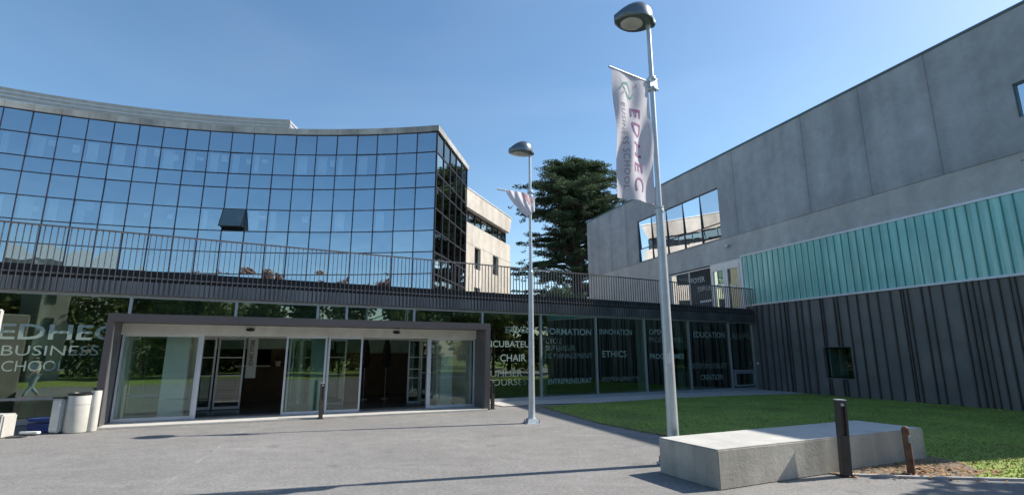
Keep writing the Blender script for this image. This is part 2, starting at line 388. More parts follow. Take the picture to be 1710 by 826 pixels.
sp = [(4.55, 7.95), (4.72, 7.875), (5.6, 7.715), (6.4, 7.64), (6.9, 8.0), (7.15, 8.7), (7.1, 9.2), (6.7, 9.2)]
MB().add([(x, y, .018) for x, y in sp], [tuple(range(len(sp)))]).build('bare_soil', M['soil'], kind='structure')
ed = MB()
for a, b in zip(front[1:], front[2:]):
    F = Fr(a, (b[0]-a[0], b[1]-a[1])); L = math.dist(a, b); ed.fbox(F, 0, L, -.045, 0.0, 0, .035)
ed.build('lawn_edging', M['conc_low'], kind='structure')
# grass blades
N = 210000
x = rng.uniform(.9, 19, N); y = rng.uniform(7.2, 24, N)
keep = in_poly(x, y, lawn_poly) & (rng.uniform(0, 1, N) < np.clip(14/(y**1.25), .15, 1))
soil_in = in_poly(x, y, sp); keep &= ~(soil_in & (rng.uniform(0, 1, N) > .3))
x = x[keep]; y = y[keep]; n = len(x); a = rng.uniform(0, math.pi, n); h = rng.uniform(.012, .06, n)*(0.6+.6*rng.uniform(0,1,n)**3); wd = rng.uniform(.004, .009, n)*(1+y*.05)
lx = rng.normal(0, .018, n); ly = rng.normal(0, .018, n); z0 = np.full(n, .01)
P = np.stack([np.stack([x-wd*np.cos(a), y-wd*np.sin(a), z0], 1), np.stack([x+wd*np.cos(a), y+wd*np.sin(a), z0], 1),
              np.stack([x+lx+wd*.3*np.cos(a), y+ly+wd*.3*np.sin(a), h], 1), np.stack([x+lx-wd*.3*np.cos(a), y+ly-wd*.3*np.sin(a), h], 1)], 1)
raw_quads('grass', M['blade'], P, label='short mown green grass covering the lawn by the dark wall', cat='grass', kind='stuff')
# leaf litter along the lawn edge and on the soil
pts = []
EL = edgeL+[(4.6, 7.98)]
for _ in range(700):
    k = random.randrange(len(edgeL)-1); t = random.random(); a_, b_ = edgeL[k], edgeL[k+1]
    pts.append((a_[0]+(b_[0]-a_[0])*t+random.gauss(0, .07), a_[1]+(b_[1]-a_[1])*t+random.gauss(0, .07), random.uniform(.008, .022)))
for _ in range(400): pts.append((random.gauss(6.1, .6), random.gauss(8.1, .28), random.uniform(.012, .03)))
for _ in range(350): pts.append((random.uniform(5, 11), random.uniform(7.7, 11), random.uniform(.012, .022)))
for _ in range(60): pts.append((random.uniform(-8, 5), random.uniform(6.5, 15), random.uniform(.007, .014)))
Q = []
for px, py, s in pts:
    if not (2.4 < px < 7.0 and abs((py-7.0)-(px-2.66)*.4637) < 1.2 and (py > 7.0+(px-2.66)*.4637) and px < 6.9) :
        t = random.random()*3.14; d1 = Vector((math.cos(t), math.sin(t), random.uniform(-.4, .4)))*s; d2 = Vector((-math.sin(t), math.cos(t), random.uniform(-.4, .4)))*s*.7
        c = Vector((px, py, .034 if py > 7.6 and px > 3 else .012)); Q.append([c-d1-d2, c+d1-d2, c+d1+d2, c-d1+d2])
raw_quads('leaf_litter', M['litter'], np.array([[list(p) for p in q] for q in Q]), label='scattered dry brown leaves along the lawn edge and on the soil', cat='fallen leaves', kind='stuff')

# ================================================================== RIGHT BUILDING
rb = fthing('concrete_building', 'long grey concrete building with turquoise glass band and dark ribbed metal base', 'building', RW)
S0, S1, ZT = -17.08, 15.5, 12.58
# (wall normals face -n)
WIN = (-9.62, -1.56, 7.93, 10.87); WIN2 = (11.75, 14.2, 9.0, 10.15)
mb = MB(); grid_wall(mb, RW, S0, S1, 7.9, ZT, 0, [WIN, WIN2], .22, extra_s=range(-16, 15, 2))
D = 18
mb.quad(RW.w(S0, 0, 0), RW.w(S0, 0, ZT), RW.w(S0, D, ZT), RW.w(S0, D, 0))
mb.quad(RW.w(S1, 0, 7.9), RW.w(S1, D, 7.9), RW.w(S1, D, ZT), RW.w(S1, 0, ZT)); mb.quad(RW.w(S1, .3, 0), RW.w(S1, D, 0), RW.w(S1, D, 7.9), RW.w(S1, .3, 7.9))
mb.quad(RW.w(S0, D, 0), RW.w(S1, D, 0), RW.w(S1, D, ZT), RW.w(S0, D, ZT)); mb.quad(RW.w(S0, 0, ZT), RW.w(S0, D, ZT), RW.w(S1, D, ZT), RW.w(S1, 0, ZT))
mb.build('upper_wall', M['conc_up'], rb)
FOY = (-6.3, -.34, 3.97, 6.5)
mb = MB(); grid_wall(mb, RW, S0, S1, 6.72, 7.9, .025, [], .2); grid_wall(mb, RW, S0, -.28, 0, 6.72, .025, [(-6.4, -.3, 3.97, 6.62)], .16)
mb.build('lower_wall', M['conc_low'], rb)
MB().fbox(RW, S0-.05, S1+.05, -.04, .35, ZT, ZT+.09).build('roof_coping', M['coping'], rb)
# big window
def window(root, F, s0, s1, z0, z1, n, sm, zm, gl, fm, fw=.07, name='window', tilt=0.0):
    fr = MB(); e = fw
    fr.fbox(F, s0, s1, n-.06, n+.05, z0, z0+e); fr.fbox(F, s0, s1, n-.06, n+.05, z1-e, z1)
    fr.fbox(F, s0, s0+e, n-.055, n+.05, z0+e, z1-e); fr.fbox(F, s1-e, s1, n-.055, n+.05, z0+e, z1-e)
    for s in sm: fr.fbox(F, s-e/2, s+e/2, n-.05, n+.045, z0+e, z1-e)
    for z in zm: fr.fbox(F, s0+e, s1-e, n-.045, n+.04, z-e/2, z+e/2)
    fo = fr.build(name, fm, root)
    p = MB(); S = [s0+e]+list(sm)+[s1-e]; Z = [z0+e]+list(zm)+[z1-e]
    for a, b in zip(S, S[1:]):
        for c, d in zip(Z, Z[1:]):
            j = [random.uniform(-.002, .002) for _ in range(4)]; tl = lambda z: tilt*((c+d)/2-z)/(z1-z0)
            p.quad(F.w(a, n+j[0]+tl(c), c), F.w(b, n+j[1]+tl(c), c), F.w(b, n+j[2]+tl(d), d), F.w(a, n+j[3]+tl(d), d))
    p.build('pane', gl, fo)
    return fo
window(rb, RW, *WIN, .12, [-8.05, -6.4, -4.74, -3.17], [8.85], M['mirror_win'], M['mull'], .055, tilt=.11)
window(rb, RW, *WIN2, .12, [12.9], [], M['mirror_win'], M['coping'], .05)
MB().fbox(RW, -9.7, -1.4, .5, .55, 7.8, 11).fbox(RW, 11.6, 14.3, .5, .55, 8.9, 10.3).build('inner_blind', M['dark'], rb)
# turquoise band
fr = MB(); fr.fbox(RW, -.3, S1, -.05, .03, 6.66, 6.74); fr.fbox(RW, -.3, S1, -.07, .03, 4.08, 4.16); fr.fbox(RW, -.3, -.22, -.05, .03, 4.16, 6.66)
fr.fbox(RW, S1-.07, S1, -.05, .03, 4.16, 6.66)
tb = fr.build('glass_band_frame', M['alu_light'], rb)
ch = MB(); ri = MB(); s = -.22
while s < S1-.1:
    e = min(s+.326, S1-.08)
    pts_ = [(s, .012), (s+.05, -.012), (s+.163, -.018), (e-.05, -.012), (e, .012)]
    for (a, na), (b, nb) in zip(pts_, pts_[1:]): ch.quad(RW.w(a, na, 4.16), RW.w(b, nb, 4.16), RW.w(b, nb, 6.66), RW.w(a, na, 6.66))
    ri.fbox(RW, e-.007, e+.007, -.025, .03, 4.16, 6.66); s = e
ch.build('channel_glass', M['teal'], rb, smooth=True); ri.build('glass_joint', M['teal_rib'], rb)
# dark ribbed cladding with a small window
SW = (3.86, 5.12, .72, 1.99)
mb = MB(); grid_wall(mb, RW, -.02, S1, 0, 4.08, 0, [SW], .28); mb.quad(RW.w(S1, 0, 0), RW.w(S1, .3, 0), RW.w(S1, .3, 7.9), RW.w(S1, 0, 7.9))
mb.build('metal_cladding', M['clad'], rb)
mb = MB()
seams = [.46, .78, 1.19, 1.53, 1.86, 2.14, 2.27, 2.78, 3.03, 3.44, 4.01, 4.13, 4.67, 4.8, 5.26, 5.69, 6.12, 6.52, 7.0, 7.39, 7.48, 7.64, 8.12, 8.38, 8.79, 9.3, 9.52, 9.7, 9.88, 10.13, 10.42, 10.7, 10.85, 11.3, 11.5, 11.95, 12.3, 12.45, 12.9, 13.3, 13.45, 13.9, 14.4, 14.7]
for s in seams:
    wv = random.choice([.025, .035, .05, .08]); dp = random.uniform(.06, .10)
    segs = [(0.0, 4.08)] if not (SW[0]-.06 < s < SW[1]+.06) else [(0.0, SW[2]-.02), (SW[3]+.02, 4.08)]
    for a, b in segs: mb.fbox(RW, s-wv/2, s+wv/2, -dp, -.002, a, b)
mb.build('cladding_seam', M['clad_seam'], rb)
fo = window(rb, RW, *SW, .2, [], [], M['gclear'], M['black'], .05)
MB().fbox(RW, 3.5, 5.6, 1.4, 1.45, .3, 2.4).build('room_wall', M['wood'], rb)
MB().fbox(RW, SW[0]+.06, SW[0]+.10, .24, 1.2, .77, 1.94).build('window_reveal', M['teal_wall'], rb)
# foyer glazing on the terrace
fo = window(rb, RW, -6.4, -2.66, 3.97, 6.55, .12, [-4.58], [], M['mirror_win'], M['alu'], .06, 'foyer_window')
tx = MB(); a = RW
text_into(tx, RW, 'FOYER', -4.42, -3.25, 5.78, 6.10, .09, .01); tx.build('lettering', M['letwhite'], fo)
tx = MB(); text_into(tx, RW, 'SNACK', -3.9, -2.75, 5.25, 5.55, .09, .01); tx.build('lettering', M['letwhite'], fo)
MB().fbox(RW, -4.5, -2.74, .100, .112, 4.05, 6.48).build('dark_film', M['dark'], fo)
MB().fbox(RW, -3.8, -2.85, .08, .095, 4.6, 4.72).build('notice', M['white'], fo)
for (d0, d1) in ((-2.6, -1.6), (-1.5, -.5)):
    fr = MB(); fr.fbox(RW, d0, d0+.12, .02, .15, 3.97, 6.4); fr.fbox(RW, d1-.12, d1, .02, .15, 3.97, 6.4); fr.fbox(RW, d0+.12, d1-.12, .02, .15, 6.2, 6.4); fr.fbox(RW, d0+.12, d1-.12, .02, .15, 3.97, 4.1)
    do = fr.build('door', M['alu_light'], rb); MB().quad(RW.w(d0+.12, .08, 4.1), RW.w(d1-.12, .08, 4.1), RW.w(d1-.12, .08, 6.2), RW.w(d0+.12, .08, 6.2)).build('pane', M['gdark'], do)
    MB().fbox(RW, d0+.3, d0+.62, .065, .075, 5.25 if d0 < -2 else 5.15, 5.5 if d0 < -2 else 5.27).build('notice', M['white'], do)
    MB().tube([RW.w(d1-.17, -.03, 4.9), RW.w(d1-.17, -.03, 5.6)], .015, 6).build('handle', M['alu'], do)
MB().fbox(RW, -2.66, -.3, .03, .14, 6.4, 6.62).fbox(RW, -.48, -.3, .03, .14, 3.97, 6.4).fbox(RW, -1.6, -1.5, .03, .14, 3.97, 6.4).build('door_surround', M['alu_light'], rb)
MB().fbox(RW, -6.5, -.2, 2.2, 2.25, 3.9, 6.7).build('room_wall', M['dark'], rb)
cl = thing('security_camera', 'small grey dome camera fixed on the concrete wall above the terrace doors', 'camera', tuple(RW.w(-1.07, 0, 7.4)), RW.rz)
MB().fbox(RW, -1.13, -1.01, -.10, -.001, 7.36, 7.5).build('bracket', M['alu'], cl, bevel=.01)
MB().lathe(RW.w(-1.07, -.16, 7.34), [(.03, -.04), (.075, 0), (.09, .05), (.08, .12), (.02, .14)], 16).build('housing', M['alu_light'], cl, smooth=True)
# door button at cladding corner
MB().lathe(RW.w(.2, -.02, 1.26), [(.02, -.06), (.055, -.03), (.055, .03), (.02, .06)], 12).build('wall_button', M['white'], rb, smooth=True)

# ================================================================== CURVED GLASS BUILDING
CX, CY, CR = -10.41, -8.455, 36.01
cb = thing('curved_office_building', 'curved office building clad in blue mirror glass panes behind the terrace', 'building', (CX, CY, 0))
def cp(ang, r, z): return Vector((CX+r*math.cos(R(ang)), CY+r*math.sin(R(ang)), z))
STEP = 1.858; A0 = 80.1; NB = 27
rows = [3.3, 4.84, 5.92, 7.11, 8.29, 9.52, 10.75, 11.57, 12.81, 14.0]
angs = [A0+STEP*i for i in range(NB+1)]
OPENC = 9  # column with the open window (angle 96.8-98.6)
cells = []
for i in range(NB):
    for j in range(len(rows)-1):
        a, b = angs[i+1], angs[i]; c = cp((a+b)/2, CR, (rows[j]+rows[j+1])/2)
        if i == OPENC and j == 4: continue
        vis = c.x/c.y > -1.02 and rows[j+1] > 4.9
        cells.append((-(rows[j+1]-rows[j])*1.17/(c.length**2) if vis else 0, i, j))
cells.sort(); near = cells[:100]; rest = cells[100:]
def pane_quad(i, j, jit=.008):
    a, b = angs[i+1], angs[i]; e = [random.uniform(-jit, jit) for _ in range(3)]; e.append(e[0]-e[1]+e[2])
    return [cp(a, CR+e[0], rows[j]), cp(b, CR+e[1], rows[j]), cp(b, CR+e[2], rows[j+1]), cp(a, CR+e[3], rows[j+1])]
for _, i, j in near: MB().quad(*pane_quad(i, j)).build('window_pane', M['mirror'], cb)
mb = MB()
for _, i, j in rest: mb.quad(*pane_quad(i, j))
mb.build('window_panes', M['mirror'], cb, kind='stuff')
mu = MB()
for k, a in enumerate(angs):
    da = R(90)
    c = cp(a, CR, 0); F = Fr((c.x, c.y), (-math.sin(R(a)), math.cos(R(a)))); F.m = (math.cos(R(a)), math.sin(R(a)))
    mu.fbox(F, -.02, .02, -.035, .06, 3.3, 14.0)
for z in rows:
    for i in range(NB):
        a, b = angs[i], angs[i+1]; h = .021
        mu.hexa([cp(a, CR-.04, z-h), cp(b, CR-.04, z-h), cp(b, CR+.05, z-h), cp(a, CR+.05, z-h), cp(a, CR-.04, z+h), cp(b, CR-.04, z+h), cp(b, CR+.05, z+h), cp(a, CR+.05, z+h)])
mu.build('curtain_wall_frame', M['mull'], cb)
# open window sash, hinged at its top
a, b = angs[OPENC+1], angs[OPENC]; z0, z1 = 8.29, 9.52; out = .42
sash = MB(); P0, P1 = cp(a, CR-.06, z1), cp(b, CR-.06, z1); Q0, Q1 = cp(a, CR-.06-out, z0+.17), cp(b, CR-.06-out, z0+.17)
def bar(mb, p, q, r=.022): mb.tube([p, q], r, 6)
for p, q in ((P0, P1), (Q0, Q1), (P0, Q0), (P1, Q1)): bar(sash, p, q)
sh = sash.build('open_sash', M['black'], cb, label='top-hung sash pushed open')
MB().quad(P0, Q0, Q1, P1).build('pane', M['mirror_side'], sh)
mb = MB()
for p, q, c in ((P0, Q0, cp(a, CR, z0+.17)), (P1, Q1, cp(b, CR, z0+.17))): mb.add([p, q, c], [(0, 1, 2)])
mb.quad(cp(a, CR+.35, z0), cp(b, CR+.35, z0), cp(b, CR+.35, z1), cp(a, CR+.35, z1)).build('window_opening', M['black'], cb)
# parapet, roof, rooftop screen, slabs
mb = MB(); sg = MB(); K = 54; AE = angs[-1]
for i in range(NB):
    a, b = angs[i]+(.0 if i else -.12), angs[i+1]
    mb.hexa([cp(a, CR-.10, 14.02), cp(b-.02, CR-.10, 14.02), cp(b-.02, CR+.5, 14.02), cp(a, CR+.5, 14.02), cp(a, CR-.10, 14.36), cp(b-.02, CR-.10, 14.36), cp(b-.02, CR+.5, 14.36), cp(a, CR+.5, 14.36)])
mb.build('parapet', M['parapet'], cb)
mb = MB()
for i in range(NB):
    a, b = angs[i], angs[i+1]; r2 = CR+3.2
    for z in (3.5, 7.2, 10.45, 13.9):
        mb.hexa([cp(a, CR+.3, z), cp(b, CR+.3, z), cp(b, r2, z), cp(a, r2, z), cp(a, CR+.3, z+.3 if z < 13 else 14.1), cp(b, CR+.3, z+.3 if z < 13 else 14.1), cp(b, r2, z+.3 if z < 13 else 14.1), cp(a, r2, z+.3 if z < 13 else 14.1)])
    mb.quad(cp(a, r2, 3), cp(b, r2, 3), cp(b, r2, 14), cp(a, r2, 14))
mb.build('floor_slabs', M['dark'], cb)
c0 = cp(A0, CR, 0); SF = Fr((c0.x, c0.y), (1.13, 6.21)); SF.m = (-SF.e[1], SF.e[0])   # side facade, inward to the left
# roof body behind
mb = MB(); prev = None
body = [cp(a, CR+3.2, 0) for a in angs[2:]]
poly = [(p.x, p.y) for p in body]+[(-45, 45), (-3.3, 45)][:1]+[tuple(SF.w(11, .6, 0)[:2])]+[tuple(SF.w(3.3, .6, 0)[:2])]
mb.prism([(SF.w(.3, .3, 0).x, SF.w(.3, .3, 0).y)]+poly[::-1][:0]+[tuple(SF.w(6.0, .3, 0)[:2])]+[(-3.6, 33.4), (-45, 42), (body[-1].x, body[-1].y)]+[(p.x, p.y) for p in body[::-1]], 14.0, 14.1)
mb.build('roof', M['parapet'], cb)
mb = MB(); scr = MB()
zz = 14.36
for k in range(6):
    z = 14.5+k*.235
    for i in range(48):
        a = 95.0+i*.62; b = a+.62
        mb.hexa([cp(a, CR+2.0, z), cp(b, CR+2.0, z), cp(b, CR+2.14, z+.05), cp(a, CR+2.14, z+.05), cp(a, CR+1.95, z+.19), cp(b, CR+1.95, z+.19), cp(b, CR+2.1, z+.22), cp(a, CR+2.1, z+.22)])
for i in range(0, 49, 4): c = cp(95.0+i*.62, CR+2.2, 14.1); mb.tube([c, c+Vector((0, 0, 1.75))], .04, 6)
# return at its right end
ra = cp(95.0, CR+2.0, 0); rb2 = cp(94.6, CR+4.5, 0)
for k in range(6):
    z = 14.5+k*.235; F = Fr((ra.x, ra.y), (rb2.x-ra.x, rb2.y-ra.y)); mb.fbox(F, 0, 2.5, -.02, .08, z, z+.15)
mb.build('rooftop_louvre_screen', M['louvre'], cb)
# side facade
NS = 5; L = 6.31; sl_ = [L*i/NS for i in range(NS+1)]
p = MB(); fr = MB()
for i in range(NS):
    for j in range(len(rows)-1):
        e = [random.uniform(-.005, .005) for _ in range(4)]
        p.quad(SF.w(sl_[i], e[0], rows[j]), SF.w(sl_[i+1], e[1], rows[j]), SF.w(sl_[i+1], e[2], rows[j+1]), SF.w(sl_[i], e[3], rows[j+1]))
for s in sl_: fr.fbox(SF, s-.03, s+.03, -.05, .05, 3.3, 14.0)
for z in rows: fr.fbox(SF, 0, L, -.045, .045, z-.03, z+.03)
so_ = fr.build('side_facade', M['mull'], cb); p.build('pane', M['mirror_side'], so_)
MB().fbox(SF, -.1, L+.1, -.12, .4, 14.02, 14.36).build('side_parapet', M['parapet'], cb)
MB().fbox(SF, .3, L, 1.6, 1.7, 3, 13.9).build('inner_wall', M['dark'], cb)
for i in range(NS):
    if random.random() < .8: MB().fbox(SF, sl_[i]+.15, sl_[i]+random.uniform(.5, 1.1), .35, .38, 4.0, 5.8).build('curtain', M['beige'], cb)
# curtains and papers seen faintly behind the glass
for i in range(2, 21):
    for (zb, zt, pr) in ((11.62, 12.78, .75), (8.34, 9.48, .6)):
        if random.random() < pr and not (i == OPENC and zt < 10):
            a = angs[i+1]-.12; wd = random.uniform(.35, .9); b = a-wd; r = CR+.22
            MB().hexa([cp(a, r, zb), cp(b, r, zb), cp(b, r+.04, zb), cp(a, r+.04, zb), cp(a, r, zt), cp(b, r, zt), cp(b, r+.04, zt), cp(a, r+.04, zt)]).build('curtain', M['curtain'], cb)
        if random.random() < .35:
            a = angs[i]+random.uniform(.5, 1.1); r = CR+.12; z = random.uniform(zb+.35, zt-.45); hh = random.uniform(.2, .5); wd = random.uniform(.35, .6)
            MB().hexa([cp(a, r, z), cp(a-wd, r, z), cp(a-wd, r+.01, z), cp(a, r+.01, z), cp(a, r, z+hh), cp(a-wd, r, z+hh), cp(a-wd, r+.01, z+hh), cp(a, r+.01, z+hh)]).build('poster', M['poster'], cb)

# ================================================================== BEIGE ANNEX
BF = Fr((-3.04, 33.5), (2.89, 7.82)); BF.m = (-BF.e[1], BF.e[0])
an = fthing('beige_annex', 'pale beige concrete annex with ribbon window beside the dark glass end wall', 'building', BF)
LB = 8.34; H1, H2 = (1.3, 2.35, 7.45, 8.98), (4.6, 5.75, 7.55, 9.0)
mb = MB(); grid_wall(mb, BF, -.3, LB, 0, 10.45, 0, [H1, H2, (1.3, 2.35, 4.3, 6.2), (4.6, 5.75, 4.3, 6.2)], .35)
mb.quad(BF.w(LB, 0, 0), BF.w(LB, 12, 0), BF.w(LB, 12, 10.45), BF.w(LB, 0, 10.45)); mb.quad(BF.w(-.3, 0, 10.45), BF.w(LB, 0, 10.45), BF.w(LB, 12, 10.45), BF.w(-.3, 12, 10.45))
mb.build('wall', M['beige'], an)
for h in (H1, H2, (1.3, 2.35, 4.3, 6.2), (4.6, 5.75, 4.3, 6.2)): window(an, BF, *h, .28, [], [h[2]+.5], M['gdark'], M['mull'], .05)
MB().fbox(BF, .3, 7, .8, .85, 3.9, 9.5).build('inner_wall', M['dark'], an)
mb = MB(); mb.hexa([BF.w(-.3, -.12, 11.42), BF.w(LB-.45, -.12, 11.42), BF.w(LB-.45, 12, 11.42), BF.w(-.3, 12, 11.42), BF.w(-.3, -.12, 12.72), BF.w(LB, -.12, 12.72), BF.w(LB, 12, 12.72), BF.w(-.3, 12, 12.72)])
mb.build('roof_slab', M['beige'], an)
MB().fbox(BF, -.3, LB+.04, -.16, .2, 12.725, 12.80).build('coping', M['alu_light'], an)
window(an, BF, -.3, LB-.35, 10.46, 11.41, .3, [.8, 1.9, 3.0, 4.1, 5.2, 6.3, 7.2], [], M['mirror_side'], M['mull'], .06, 'ribbon_window')
MB().fbox(BF, -.2, LB-.5, 1.2, 1.25, 10.46, 11.4).build('inner_wall', M['dark'], an)
MB().fbox(BF, -.3, LB, -.012, .1, 9.02, 9.05).build('wall_joint', M['parapet'], an)

# ================================================================== PAVILION
pv = fthing('glass_pavilion', 'low glazed entrance pavilion with lettered windows under the terrace', 'building', GF)
SL, SR = -17.5, 14.6
CUT0, CUT1 = -9.9, -.55     # entrance opening in the glass line
vert = [-17.4, -14.8, -13.3, -10.88, -8.36, -6.1, -5.22, -2.98, -.40, 2.11, 4.77, 7.42, 10.09, 12.83, 14.55]
fr = MB()
fr.fbox(GF, SL, SR, -.05, .05, 3.19, 3.27)
fr.fbox(GF, SL, -9.9, -.05, .05, 0.02, .12); fr.fbox(GF, -.5, SR, -.05, .05, .02, .13)
for s in vert:
    z0 = 2.62 if -9.9 < s < -.6 else .12
    if s == -13.3: continue
    fr.fbox(GF, s-.035, s+.035, -.06, .06, z0, 3.19)
fr.fbox(GF, SL, -9.95, -.045, .045, .60, .66)
fr.fbox(GF, 12.9, 14.5, -.055, .05, .88, .96)
fr.build('window_frame', M['alu'], pv)
inn = MB(); inn.fbox(GF, 13.0, 13.08, -.05, .04, .2, .86).fbox(GF, 14.4, 14.48, -.05, .04, .2, .86).fbox(GF, 13.08, 14.4, -.05, .04, .2, .27).fbox(GF, 13.08, 14.4, -.05, .04, .79, .86).build('vent_sash', M['alu'], pv)
texts = {
 8: [('EQUIS', 844, 893, 557, 545, 1), ('INCUBATEUR', 808, 893, 579, 568, 1), ('CHAIR', 835, 878, 603, 591, 1), ('SUMMER', 811, 872, 629, 618, 0), ('COURSES', 811, 879, 644, 633, 0)],
 9: [('FORMATION', 911, 987, 558, 547, 2), ('CYCLE', 911, 938, 573, 564, 0), ('SUPERIEUR', 911, 960, 585, 576, 0), ('DE MANAGEMENT', 910, 988, 598, 589, 0), ('ENTREPRENEURIAT', 915, 988, 641, 632, 1)],
 10: [('INNOVATION', 1001, 1055, 558, 548.5, 1), ('ETHICS', 1006, 1046, 596, 585, 1), ('RESPONSIBILITY', 1006, 1066, 636, 629, 0)],
 11: [('OPEN', 1084, 1108, 558, 549, 1), ('PROGRAMMES', 1084, 1141, 571, 562, 0), ('PROGRAMMES', 1085, 1142, 599, 590, 2)],
 12: [('EDUCATION', 1158, 1210, 563, 553, 1), ('RESPONSABILITE', 1157, 1214, 615, 606, 0), ('CREATION', 1170, 1207, 634, 625, 1)],
 13: [('ALUMNI', 1222, 1256, 566, 555, 0)],
}
for k in range(len(vert)-1):
    a, b = vert[k]+.035, vert[k+1]-.035
    if vert[k] == -14.8: b = -10.915
    if vert[k] == -13.3: continue
    z0 = 2.62 if (-10 < vert[k] < -.6) else .13
    j = [random.uniform(-.003, .003) for _ in range(4)]
    pn = MB()
    if vert[k] < -10:
        bb = min(b, -9.9)
        pn.quad(GF.w(a, 0, .66), GF.w(bb, 0, .66), GF.w(bb, 0, 3.19), GF.w(a, 0, 3.19)); pn.quad(GF.w(a, 0, .12), GF.w(bb, 0, .12), GF.w(bb, 0, .6), GF.w(a, 0, .6))
        if vert[k] == -10.88: pn = MB(); pn.quad(GF.w(a, 0, .12), GF.w(-9.9, 0, .12), GF.w(-9.9, 0, 3.19), GF.w(a, 0, 3.19)); pn.quad(GF.w(-9.9, 0, 2.62), GF.w(b, 0, 2.62), GF.w(b, 0, 3.19), GF.w(-9.9, 0, 3.19))
    elif vert[k] == -.4 and False: pass
    else: pn.quad(GF.w(a, j[0], z0), GF.w(b, j[1], z0), GF.w(b, j[2], 3.19), GF.w(a, j[3], 3.19))
    po = pn.build('window_pane', M['gdark'], pv)
    if k in texts:
        for body, u0, u1, vb, vt, wgt in texts[k]:
            s0_, zb0 = GF.sz(u0, vb); s1_, zb1 = GF.sz(u1, vb); _, zt0 = GF.sz(u0, vt)
            t = MB(); text_into(t, GF, body, s0_, s1_, zb0, zt0, -.012, [.0, .006, .018][wgt]); t.build('lettering', M['let'] if wgt else M['let2'], po)
    if vert[k] == -14.8:
        for body, u0, u1, vb, vt, wgt in [('EDHEC', -6, 196, 566, 539, 2), ('BUSINESS', 1, 164, 593, 576, 1), ('SCHOOL', -14, 107, 620, 602, 1)]:
            s0_, zb0 = GF.sz(u0, vb); s1_, _ = GF.sz(u1, vb); _, zt0 = GF.sz(u0, vt)
            t = MB(); text_into(t, GF, body, s0_, s1_, zb0, zt0, -.014, [.0, -.004, .016][wgt]); t.build('lettering', M['let'], po)
# fascia, dark band, roof, floor, ceiling, back wall
fa = MB(); fa.fbox(GF, SL, SR, -.22, .25, 3.275, 3.62)
fa.build('fascia', M['fascia'], pv)
rb_ = MB(); s = SL
while s < SR-.02: rb_.fbox(GF, s, s+.022, -.245, -.221, 3.275, 3.618); s += .12
rb_.build('fascia_ribs', M['clad_seam'], pv)
MB().fbox(GF, SL, SR, -.16, .1, 3.622, 3.93).build('roof_upstand', M['band'], pv)
MB().prism([tuple(GF.w(SL, .1, 0)[:2]), tuple(GF.w(SR, .1, 0)[:2]), tuple(RW.w(-17, -.02, 0)[:2]), (5.5, 43), (-45, 43), (-45, 20)], 3.35, 3.9).build('terrace_slab', M['conc_low'], pv)
BK = 9.5
MB().fbox(GF, SL, SR-.1, .12, BK, .005, .03).build('floor', M['floor_in'], pv)
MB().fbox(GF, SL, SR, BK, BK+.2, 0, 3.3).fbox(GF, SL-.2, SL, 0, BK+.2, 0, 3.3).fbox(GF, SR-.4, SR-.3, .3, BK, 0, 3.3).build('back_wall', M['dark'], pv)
MB().fbox(GF, -14, -10.2, 5.2, 5.3, 0.03, 3.2).fbox(GF, -8.9, -4.6, 5.4, 5.5, 1.9, 3.2).fbox(GF, -4.4, -1.2, 6.0, 6.1, 1.75, 3.2).build('inner_partition', M['teal_wall'], pv)
MB().fbox(GF, SL, SR, .12, BK, 3.22, 3.3).build('ceiling', M['white'], pv)
for s in (-13.0, -9.3, -6.3, -1.6, 3.2, 8.6, 11.2):
    MB().lathe(GF.w(s, 1.6, 0), [(.17, .03), (.17, 3.2)], 20).build('column', M['white'], pv, smooth=True)
MB().fbox(GF, -4.9, -.9, 5.6, 5.95, .03, 1.75).build('wood_wall', M['wood'], pv)
# entrance portal (slightly skewed to the glass line)
A_, B_ = (-9.69, 12.39), (-.69, 16.66); PF = Fr(A_, (B_[0]-A_[0], B_[1]-A_[1])); PL = 9.96
def dep(s):      # depth from portal front to the glass line at s
    p = PF.w(s, 0, 0); rel = ((p.x-GF.o[0])*GF.m[0]+(p.y-GF.o[1])*GF.m[1]); return -rel/(PF.m[0]*GF.m[0]+PF.m[1]*GF.m[1])-.07
po = MB()
def skew(mb, s0, s1, z0, z1, n0=0): mb.hexa([PF.w(s0, n0, z0), PF.w(s1, n0, z0), PF.w(s1, dep(s1), z0), PF.w(s0, dep(s0), z0), PF.w(s0, n0, z1), PF.w(s1, n0, z1), PF.w(s1, dep(s1), z1), PF.w(s0, dep(s0), z1)])
skew(po, -.02, .12, 0, 2.47); skew(po, PL-.17, PL, 0, 2.47); skew(po, -.02, PL, 2.472, 2.67)
pt = po.build('entrance_portal', M['portal'], pv)
MB().fbox(PF, .121, .135, .02, .9, .01, 2.47).build('reveal', M['reveal'], pt); MB().fbox(PF, PL-.19, PL-.171, .02, .9, .01, 2.47).build('reveal', M['reveal'], pt)
RN = .86
hd = MB().fbox(PF, .14, PL-.195, RN-.12, RN+.1, 2.19, 2.469).build('header_box', M['header'], pv)
for s in (3.05, 7.1):
    c = PF.w(s, RN-.13, 2.36); MB().loft([[c+Vector((PF.e[0], PF.e[1], 0))*math.cos(t)*.11*q+Vector((0, 0, 1))*math.sin(t)*.045*q-Vector((PF.m[0], PF.m[1], 0))*dd for t in [k*math.pi/8 for k in range(16)]] for q, dd in ((1, 0), (1, .03), (.6, .05))]).build('motion_sensor', M['black'], hd, smooth=True)
